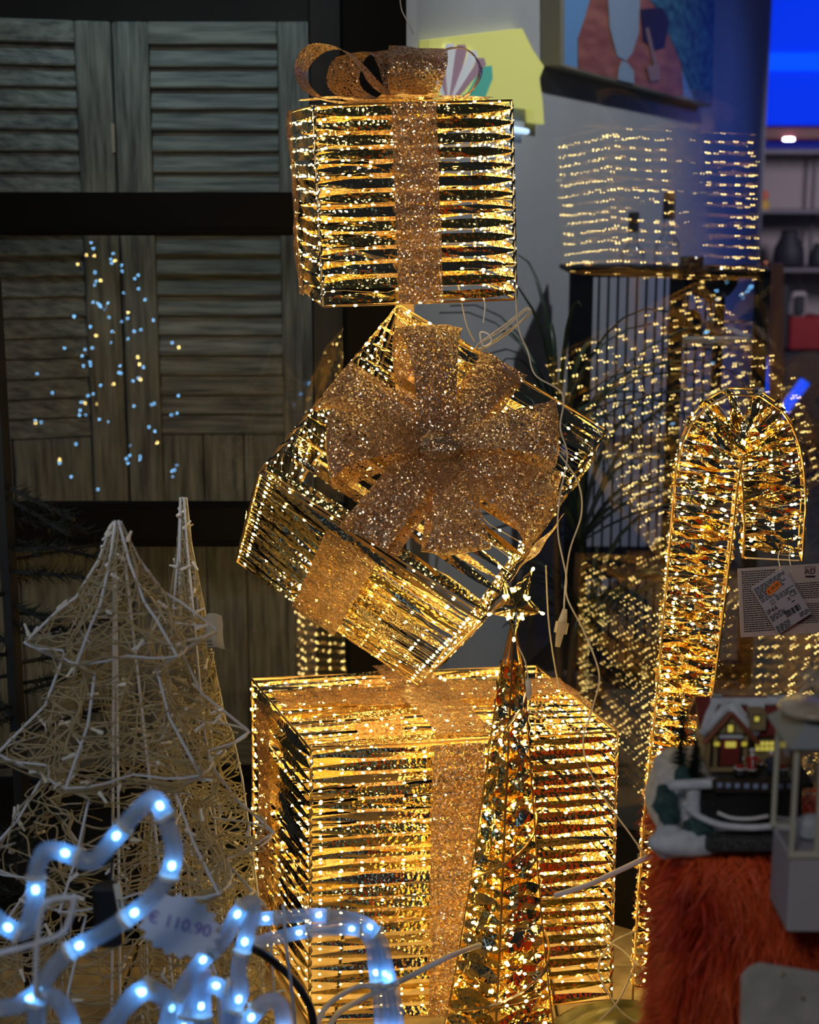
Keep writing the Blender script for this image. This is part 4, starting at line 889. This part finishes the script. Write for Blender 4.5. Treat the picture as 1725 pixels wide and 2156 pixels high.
# ================================================================== RED FUR PLINTH
FX0, FX1, FY0, FY1, FZ = .230, .56, 1.19, 1.345, .541
ft = thing('fur_covered_stand', ((FX0 + FX1) / 2, (FY0 + FY1) / 2, 0), 'display stand draped in long red fur, right foreground', 'stand')
B().bbox(((FX0 + FX1) / 2 + .01, (FY0 + FY1) / 2, FZ / 2), (FX1 - FX0, FY1 - FY0, FZ), .02).out('fur_backing', 'red_fur', ft)
fb = B()
def blade(p, d, L, w=.0011):
    s = d.cross(V((U(-1, 1), U(-1, 1), U(-1, 1)))).normalized() * w; q = [p - s, p + s]; o = V(p); fs = []; n = 4; dd = V(d); cur = V((U(-.5, .5), U(-.3, .3), -1)) * U(.35, .55)
    vs = [p - s, p + s]
    for i in range(1, n):
        dd = (dd + cur * .8).normalized(); o = o + dd * L / n; k = (1 - i / n); vs += [o - s * k, o + s * k]; fs.append((2 * i - 2, 2 * i - 1, 2 * i + 1, 2 * i))
    dd = (dd + cur * .8).normalized(); vs.append(o + dd * L / n); fs.append((2 * n - 2, 2 * n - 1, 2 * n)); fb.add(vs, fs)
def clump(p):
    return V((noise.noise(p * 20), noise.noise(p * 20 + V((9, 0, 0))), noise.noise(p * 20 + V((0, 7, 0))))) * 1.5 + V((.25, 0, 0))
x0b = FX0 + .01
for i in range(17000):   # front face
    p = V((U(FX0 + .01, FX1 + .01), FY0, FZ - U(0, .36))); c = clump(p); p.x += max(0, (FZ - p.z)) * .04 if p.x < FX0 + .03 else 0
    blade(p, (V((0, -1, .1)) + c).normalized(), U(.028, .055))
for i in range(7000):    # left side
    p = V((FX0 + .01, U(FY0, FY1), FZ - U(0, .36))); blade(p, (V((-1, 0, .2)) + clump(p)).normalized(), U(.018, .036))
for i in range(3000):    # front left corner
    p = V((FX0 + .012, FY0 + .002, FZ - U(0, .36))); blade(p, (V((-.75, -.7, .15)) + clump(p) * .8).normalized(), U(.024, .048))
for i in range(6500):   # tousled long tufts
    p = V((U(FX0, FX1), FY0 - .006, FZ - U(0, .36))); blade(p, (V((noise.noise(p * 9) * 2.2, -.7, noise.noise(p * 9 + V((5, 5, 5))) * 1.6)) + clump(p) * .5).normalized(), U(.03, .06), .0014)
for i in range(5000):    # top
    p = V((U(FX0 + .01, FX1 + .01), U(FY0, FY1), FZ)); k = p.x < FX0 + .03 or p.y < FY0 + .02
    if not k and R() < .7: continue
    blade(p, (V((-.5 if p.x < FX0 + .035 else 0, -.7 if p.y < FY0 + .04 else .1, .55)) + clump(p) * .6).normalized(), U(.012, .022) if not p.x < FX0 + .03 else U(.02, .036))
o = fb.out('fur_strands', 'red_fur', ft, stuff=True)
# ================================================================== CHRISTMAS VILLAGE
VZ = FZ + .004
def q(px, py, Y): return py_(px, py, Y)
vx0, vx1 = q(1392, 1740, 1.21).x, q(1700, 1740, 1.21).x
vt = thing('snowy_village_ornament', ((vx0 + vx1) / 2, 1.27, VZ), 'miniature snowy timbered house scene with Santa and a train tunnel, on the red fur', 'ornament')
zt2 = .588
def ring(z, k, wob=.004):
    pts = []
    n = 36
    for i in range(n):
        th = 2 * PI * i / n; cx_, cy2 = (vx0 + vx1) / 2, 1.272; rx = (vx1 - vx0) / 2 * k; ry = .068 * k
        cc, ss = math.cos(th), math.sin(th); e = .6; pts.append(V((cx_ + rx * math.copysign(abs(cc) ** e, cc) + wob * noise.noise(V((th * 2, z * 40, 1))), cy2 + ry * math.copysign(abs(ss) ** e, ss) + wob * noise.noise(V((th * 2, z * 40, 5))), z)))
    return pts
zs = [(VZ, 1.0), (VZ + .006, 1.02), (VZ + .018, .97), (VZ + .03, .93), (zt2 - .004, .9), (zt2, .86)]; rows = [ring(z, k) for z, k in zs]
b = B(); nn = 36; b.add([p for r in rows for p in r], [(i * nn + j, i * nn + (j + 1) % nn, (i + 1) * nn + (j + 1) % nn, (i + 1) * nn + j) for i in range(len(zs) - 1) for j in range(nn)] + [tuple((len(zs) - 1) * nn + j for j in range(nn)), tuple(range(nn - 1, -1, -1))]); b.out('snow_base', 'snow', vt, True)
# tunnel: dark curved front opening
rows = []
for i in range(13):
    g = i / 12; px = lerp(1468, 1690, g); y = 1.200 - .012 * math.sin(PI * g); top_, bot = q(px, 1655 if g > .05 else 1662, y), q(px, 1722 + 18 * math.sin(PI * min(1, g * 1.0)), y - .002); rows.append([top_, lerp(top_, bot, .5) + V((0, .002, 0)), bot])
b = B(); b.grid(rows); b.grid([[p + V((0, .012, 0)) for p in r] for r in rows]); b.out('tunnel_opening', 'tunnel', vt, True)
B().tube(spline([q(1440, 1690, 1.192), q(1466, 1715, 1.19), q(1520, 1737, 1.178), q(1600, 1742, 1.176), q(1690, 1728, 1.18)], 6), .0028, 8).out('snow_ledge', 'snow', vt, True)
B().tube(spline([q(1512, 1711, 1.18), q(1540, 1722, 1.174), q(1580, 1724, 1.172), q(1618, 1718, 1.176)], 6), .0016, 6).out('rail_arc', 'cotton', vt, True)
B().tube(spline([q(1412, 1655, 1.20), q(1440, 1652, 1.195), q(1500, 1650, 1.19)], 6), .0045, 8).out('snow_ledge', 'snow', vt, True)
B().tube(spline([q(1462, 1660, 1.198), q(1460, 1690, 1.196), q(1462, 1712, 1.195)], 6), [.006] * 13, 8).out('snow_ledge', 'snow', vt, True)
tr = B().bbox(q(1568, 1655, 1.19), (.052, .012, .009), .001).out('train_car', 'timber', vt)
for i, x in enumerate((1516, 1534, 1553, 1573, 1592, 1611)): B().bbox(q(x, 1653 + i * .6, 1.1825), (.0042, .001, .0045), .0004).out('train_window', 'window_blue', tr)
# rocks and gravel
for (x, y, r, Y) in ((1402, 1690, .012, 1.20), (1410, 1715, .010, 1.198), (1455, 1745, .009, 1.192), (1475, 1750, .010, 1.19), (1495, 1762, .007, 1.19), (1398, 1670, .008, 1.2), (1438, 1635, .009, 1.215)):
    B().ball(q(x, y, Y), r, (.9, .6, 1.0), 10, 7, .35, 60).out('rock', 'rock_green', vt)
B().ball(q(1440, 1775, 1.19), .016, (2.0, .7, .75), bump=.2).out('snow_mound', 'snow', vt, True); B().ball(q(1408, 1772, 1.195), .014, (1.0, .7, 1.1), bump=.2).out('snow_mound', 'snow', vt, True)
B().bbox(q(1590, 1772, 1.185), (.085, .02, .013), .003).out('gravel_bed', 'gravel', vt); B().bbox(q(1600, 1627, 1.25), (.08, .06, .005), .001).out('gravel_bed', 'gravel', vt)
sp_ = B()
for i in range(60): sp_.ico(q(U(1392, 1530), U(1640, 1790), 1.178 + U(0, .01)), .00045)
sp_.out('sparkle', 'snow_sparkle', vt, stuff=True)
# house
YH = 1.25; hx0, hx1 = q(1484, 1600, YH).x, q(1690, 1600, YH).x; hz0 = q(1580, 1612, YH).z; he = q(1580, 1538, YH).z; hr = q(1580, 1474, YH + .02).z; hd = .045
hs = B(); hs.bbox(((hx0 + hx1) / 2, YH + hd / 2, (hz0 + he) / 2), (hx1 - hx0, hd, he - hz0), .001); hs.out('house_wall', 'house_wall', vt)
def slope(x0, x1, zr_, ze, m, th=.003, name='roof', ov=.006):
    b = B()
    for sgn in (-1, 1):
        y0 = YH + hd / 2; y1 = y0 + sgn * (hd / 2 + ov); a_ = [V((x0 - ov, y0, zr_)), V((x1 + ov, y0, zr_)), V((x1 + ov, y1, ze)), V((x0 - ov, y1, ze))]; b.add(a_ + [p + V((0, 0, th)) for p in a_], [(0, 1, 2, 3), (7, 6, 5, 4), (0, 4, 5, 1), (1, 5, 6, 2), (2, 6, 7, 3), (3, 7, 4, 0)])
    return b.out(name, m, vt)
slope(hx0, hx1, hr, he - .003, 'roof_red')
# snow on the roof: wavy thick sheet leaving bare red patches
def snow_patch(poly, name='roof_snow', lift=.003):
    y0 = YH + hd / 2; vs = []
    for (px, py) in poly:   # on the front slope plane
        d = FW + (px - 862.5) / FP * RT - (py - 1078) / FP * UPV; A_ = V((0, y0, hr + .004)); e1 = V((1, 0, 0)); e2 = V((0, -(hd / 2 + .006), he - .003 - hr)).normalized(); n_ = e1.cross(e2); t_ = (A_ - CAM).dot(n_) / d.dot(n_); vs.append(CAM + d * t_)
    n_ = V((0, -.7, .7)); n = len(vs); B().add(vs + [v + n_ * lift for v in vs], [tuple(range(n - 1, -1, -1)), tuple(range(n, 2 * n))] + [(i, (i + 1) % n, n + (i + 1) % n, n + i) for i in range(n)]).out(name, 'snow', vt)
snow_patch([(1496, 1472), (1690, 1472), (1690, 1484), (1620, 1486), (1560, 1486), (1496, 1486)])
snow_patch([(1496, 1482), (1512, 1484), (1500, 1512), (1530, 1500), (1528, 1510), (1498, 1540), (1476, 1534), (1484, 1506)])
snow_patch([(1524, 1484), (1556, 1484), (1565, 1500), (1580, 1515), (1583, 1530), (1560, 1505), (1540, 1498), (1520, 1502)])
snow_patch([(1578, 1484), (1608, 1484), (1607, 1500), (1596, 1496), (1578, 1500), (1572, 1494)], lift=.006)
# front gable
gx0, gx1, gpk = q(1494, 1600, YH - .014), q(1580, 1600, YH - .014), q(1538, 1506, YH - .014); ge = q(1538, 1545, YH - .014).z
g = [V((gx0.x, YH - .014, hz0)), V((gx1.x, YH - .014, hz0)), V((gx1.x, YH - .014, ge)), V((gpk.x, YH - .014, gpk.z)), V((gx0.x, YH - .014, ge))]
B().add(g + [p + V((0, .03, 0)) for p in g], [(0, 1, 2, 3, 4), (9, 8, 7, 6, 5)] + [(i, 5 + i, 5 + (i + 1) % 5, (i + 1) % 5) for i in range(5)]).out('porch_gable', 'house_wall', vt)
for e in (V((gx0.x - .006, 0, ge - .008)), V((gx1.x + .006, 0, ge - .008))):
    B().tube([V((gpk.x, YH - .017, gpk.z + .003)), V((e.x, YH - .017, e.z))], .0022, 6).out('gable_board', 'roof_trim', vt)
    pp_ = [V((gpk.x, YH - .017, gpk.z + .0055)), V((e.x, YH - .017, e.z + .003))]; b = B(); b.tube([p + V((0, .010, .002)) for p in pp_], .0042, 8); b.out('roof_snow', 'snow', vt, True)
yv = YH - .0155
def vb(x0, x1, y0, y1, m, name, dy=0, dep=.0015):
    a_, b_ = q(x0, y0, yv), q(x1, y1, yv); B().bbox(((a_.x + b_.x) / 2, yv - dy, (a_.z + b_.z) / 2), (b_.x - a_.x, dep, a_.z - b_.z), .0003).out(name, m, vt)
vb(1512, 1560, 1556, 1612, 'roof_red', 'door', .0005); vb(1527, 1549, 1560, 1572, 'window_lit', 'door_window', .002); vb(1530, 1546, 1524, 1542, 'timber', 'window_frame'); vb(1533, 1543, 1526, 1540, 'window_lit', 'gable_window', .001)
vb(1514, 1563, 1546, 1552, 'snow', 'door_snow', .002, .004); vb(1503, 1514, 1560, 1568, 'lamp_yellow', 'porch_lamp', .003); vb(1561, 1571, 1560, 1568, 'lamp_yellow', 'porch_lamp', .003)
for x in (1498, 1514, 1560, 1578): vb(x - 2, x + 2, 1545, 1612, 'timber', 'timber_post', .0008)
vb(1494, 1580, 1543, 1546, 'timber', 'timber_beam', .001)
yv = YH - .0008
vb(1588, 1628, 1558, 1582, 'timber', 'window_frame'); 
for x in (1591, 1601, 1611, 1621):
    for y in (1560, 1571): vb(x, x + 8, y, y + 9, 'window_lit', 'window_pane', .001)
vb(1582, 1640, 1548, 1552, 'timber', 'timber_beam', .001); vb(1632, 1637, 1548, 1612, 'timber', 'timber_post', .001)
B().bbox(q(1593, 1513, YH - .006), (.014, .016, .017), .001).out('dormer', 'house_wall', vt); yv = YH - .015; vb(1587, 1600, 1506, 1520, 'timber', 'window_frame'); vb(1589, 1593, 1508, 1518, 'window_lit', 'window_pane', .001); vb(1594, 1598, 1508, 1518, 'window_lit', 'window_pane', .001)
for x, y in ((1511, 1466), (1625, 1470), (1644, 1468)): B().bbox(q(x, y + 4, YH + .022), (.0065, .0065, .0095), .0005).out('chimney', 'timber', vt); B().bbox(q(x, y - 4, YH + .022), (.0072, .0072, .0018), .0005).out('chimney_snow', 'snow', vt)
# little trees
def mini_tree(px, pyt, pyb, r, Y):
    a_, b_ = q(px, pyt, Y), q(px, pyb, Y); b_.x = a_.x; b_.y = a_.y; b = B(); b.tube([b_, a_], .0012, 5)
    for i in range(620):
        g = R(); c = lerp(a_, b_, g); th = U(0, 2 * PI); L = r * (.15 + .85 * g) * U(.7, 1.1); d = V((math.cos(th), math.sin(th), U(-.3, .35))); s = V((-math.sin(th), math.cos(th), 0)) * .00045; s2 = V((0, 0, .0005)); e = c + d * L; b.add([c - s, c + s, e], [(0, 1, 2)]); b.add([c - s2, c + s2, e], [(0, 1, 2)])
    b.out('mini_fir', 'fir', vt)
mini_tree(1438, 1482, 1612, .013, 1.24); mini_tree(1466, 1555, 1640, .013, 1.215)
# santa
def person_fig(px, pyf, pyh, Y, coat, label, santa=True):
    f_, h_ = q(px, pyf, Y), q(px, pyh, Y); h_.x = f_.x; h_.y = f_.y; H = h_.z - f_.z; o_ = f_; t = thing('figurine', f_, label, 'figurine')
    def a(x, y, z): return o_ + V((x * H, y * H, z * H))
    b = B()
    for s in (-1, 1): b.tube([a(s * .07, 0, 0), a(s * .07, 0, .12), a(s * .065, 0, .35)], [.05 * H, .055 * H, .075 * H], 8)
    b.out('leg', 'cloth_black' if santa else coat, t, True)
    b = B(); b.lathe(a(0, 0, .22), [(.17 * H, 0), (.165 * H, .05 * H), (.14 * H, .22 * H), (.15 * H, .36 * H), (.11 * H, .48 * H), (.05 * H, .53 * H)], 14)
    for s in (-1, 1): b.tube([a(s * .11, 0, .64), a(s * .22, -.05, .58), a(s * (.30 if santa else .2), -.10, .62 if s < 0 and santa else .47)], [.06 * H, .052 * H, .042 * H], 8)
    b.out('coat', coat, t, True)
    if santa:
        B().lathe(a(0, 0, .21), [(.172 * H, 0), (.185 * H, .02 * H), (.172 * H, .045 * H)], 14).out('coat_hem', 'cotton', t, True); B().tube([a(0, -.17, .25), a(0, -.15, .5), a(0, -.12, .62)], .022 * H, 6).out('coat_trim', 'cotton', t, True)
    for s in (-1, 1): B().ball(a(s * (.31 if santa else .2), -.11, .64 if s < 0 and santa else .45), .042 * H).out('hand', 'cotton' if santa else 'skin', t, True)
    hd_ = B(); hd_.ball(a(0, -.01, .84), .088 * H, (1, 1, 1.1)); hd_.ball(a(0, -.10, .83), .018 * H); hd_.out('head', 'skin', t, True)
    for s in (-1, 1): B().ball(a(s * .032, -.092, .855), .010 * H, nu=6, nv=4).out('eye', 'cloth_black', t)
    if santa: B().ball(a(0, -.055, .765), .085 * H, (1, .75, 1.1), bump=.25).out('beard', 'cotton', t, True)
    B().ball(a(0, .015, .90), .092 * H, (1.02, 1.02, .8)).out('hat', 'cotton', t, True)
person_fig(1582, 1632, 1574, 1.215, 'santa_red', 'tiny Santa figurine in red coat with white beard before the house door')
person_fig(1622, 1632, 1580, 1.22, 'cloth_blue', 'tiny dark-coated child figurine with white cap, right of Santa', False)
def sack():
    b = B(); p = q(1558, 1628, 1.21); b.ball(p, .006, (1, 1, .9), bump=.2); o = b.out('toy_sack', 'cloth_black', None, True); tag(o, 'tiny dark sack with red gifts at the Santa figurine\'s side', 'sack')
    o2 = B(); o2.ball(p + V((0, -.001, .0065)), .0032, (1.2, 1, .6)); o2.out('gift', 'santa_red', o, True)
    o3 = B(); o3.tube([p + V((math.cos(k / 10 * 2 * PI) * .0045, math.sin(k / 10 * 2 * PI) * .0045, .0048)) for k in range(10)], .0008, 5, True); o3.out('sack_rim', 'cotton', o, True)
sack()
# ================================================================== LANTERN, DISC, FEATHER, CARD
YL = 1.10
ln = thing('lantern', (q(1740, 1800, YL).x, YL + .04, FZ + .002), 'cream-painted lantern with glass panes and grey roof at the right edge', 'lantern')
lx0, lx1 = q(1672, 1700, YL).x, q(1850, 1700, YL).x; lzt, lzb, lz0 = q(1700, 1575, YL).z, q(1700, 1800, YL).z, q(1700, 1960, YL).z
ld = .06
for x, y in ((lx0, 0), (lx1, 0), (lx0, ld), (lx1, ld), ((lx0 + lx1) / 2 - .013, 0)): B().bbox((x, YL + y, (lzt + lzb) / 2), (.0038, .0038, lzt - lzb), .0005).out('corner_post', 'lantern_paint', ln)
for y in (0, ld): B().bbox(((lx0 + lx1) / 2, YL + y, lzb), (lx1 - lx0 + .004, .005, .005), .0008).out('frame_rail', 'lantern_paint', ln); B().bbox(((lx0 + lx1) / 2, YL + y, lzt), (lx1 - lx0 + .004, .005, .005), .0008).out('frame_rail', 'lantern_paint', ln)
B().bbox(((lx0 + lx1) / 2, YL + ld / 2, (lzb + lz0) / 2 - .002), (lx1 - lx0, ld, lzb - lz0), .002).out('base_panel', 'lantern_panel', ln)
B().quad((lx0, YL + .001, lzb), (lx1, YL + .001, lzb), (lx1, YL + .001, lzt), (lx0, YL + .001, lzt)).out('pane', 'clear_glass', ln); B().quad((lx0, YL, lzb), (lx0, YL + ld, lzb), (lx0, YL + ld, lzt), (lx0, YL, lzt)).out('pane', 'clear_glass', ln)
mx, my = (lx0 + lx1) / 2, YL + ld / 2; o = .008
B().add([(lx0 - o, YL - o, lzt + .002), (lx1 + o, YL - o, lzt + .002), (lx1 + o, YL + ld + o, lzt + .002), (lx0 - o, YL + ld + o, lzt + .002), (mx - .012, my - .01, lzt + .03), (mx + .012, my - .01, lzt + .03), (mx + .012, my + .01, lzt + .03), (mx - .012, my + .01, lzt + .03)], [(3, 2, 1, 0), (0, 1, 5, 4), (1, 2, 6, 5), (2, 3, 7, 6), (3, 0, 4, 7), (4, 5, 6, 7)]).out('roof', 'lantern_roof', ln)
B().bbox((mx - .01, my, lzb + .010), (.02, .02, .018), .004).out('snow_pile', 'snow', ln)
ds = B(); c = q(1712, 1489, 1.12); ds.lathe(c, [(.004, -.004), (.024, -.003), (.0275, 0), (.024, .003), (.004, .0045)], 26); o = ds.out('ornament_disc', 'pearl', None, True); tag(o, 'pearly round disc ornament above the lantern roof', 'ornament')
B().tube([c + V((0, 0, -.004)), c + V((0, 0, -.02)), V((c.x, c.y, lzt + .028))], .0035, 8).out('stem', 'lantern_paint', o)
fe = thing('feather_pick', q(1715, 1430, 1.18), 'cream feathery twig at the right edge above the disc ornament', 'feather')
B().tube(spline([q(1678, 1466, 1.18), q(1695, 1448, 1.18), q(1730, 1435, 1.18), q(1790, 1425, 1.18)], 5), .001, 5).out('stalk', 'feather', fe)
b = B()
for i in range(420):
    p = q(U(1700, 1790), 1438 - U(0, 18), 1.18); d = V((U(-1, .2), U(-.5, .5), U(-.5, 1))).normalized() * U(.004, .013); s = d.orthogonal().normalized() * .00022; b.add([p - s, p + s, p + d + s, p + d - s], [(0, 1, 2, 3)])
b.out('barbs', 'feather', fe, stuff=True)
rw_ = B(); p = q(1660, 1580, 1.16); rw_.ball(p, .0042, (1, 1, 1.5)); o = rw_.out('bauble', 'cotton', None, True); tag(o, 'tiny white and red drop bauble beside the lantern roof', 'bauble'); B().ball(p + V((.003, -.0018, -.001)), .003, (.7, .7, 1.6)).out('stripe', 'santa_red', o, True)
cdq = [py_(1562, 2058, 1.06), py_(1578, 2040, 1.06), py_(1600, 2030, 1.06), py_(1800, 2062, 1.06), py_(1800, 2300, 1.06), py_(1572, 2300, 1.06), py_(1560, 2180, 1.06)]
n = len(cdq); b = B().add(cdq + [p + V((0, .003, 0)) for p in cdq], [tuple(range(n)), tuple(range(2 * n - 1, n - 1, -1))] + [(i, n + i, n + (i + 1) % n, (i + 1) % n) for i in range(n)]); o = b.out('glitter_card', 'card_glitter'); tag(o, 'pale glittery rounded card in the bottom right corner', 'card')
for x, y in ((1646, 2048), (1690, 2100)): B().ball(py_(x, y, 1.055), .0014).out('stud', 'champagne_foil', o, True)
# round dark tray base on the floor, bottom right of the boxes
c = py_(1335, 2200, 1.78); c.z = 0.002
ty = B(); ty.lathe(c, [(.115, 0), (.118, .004), (.112, .006), (.100, .004), (.096, .007), (.080, .007), (.076, .004), (.055, .004), (.052, .007), (.012, .007)], 40); M['olive_metal'] = mat('olive_metal', (.10, .095, .03), .35, .6); o = ty.out('round_base_plate', 'olive_metal', None, True); tag(o, 'round ribbed olive base plate on the floor right of the largest box', 'base plate')
print('objects', len(bpy.data.objects), 'tris', sum(len(p.vertices) - 2 for m in bpy.data.meshes for p in m.polygons))
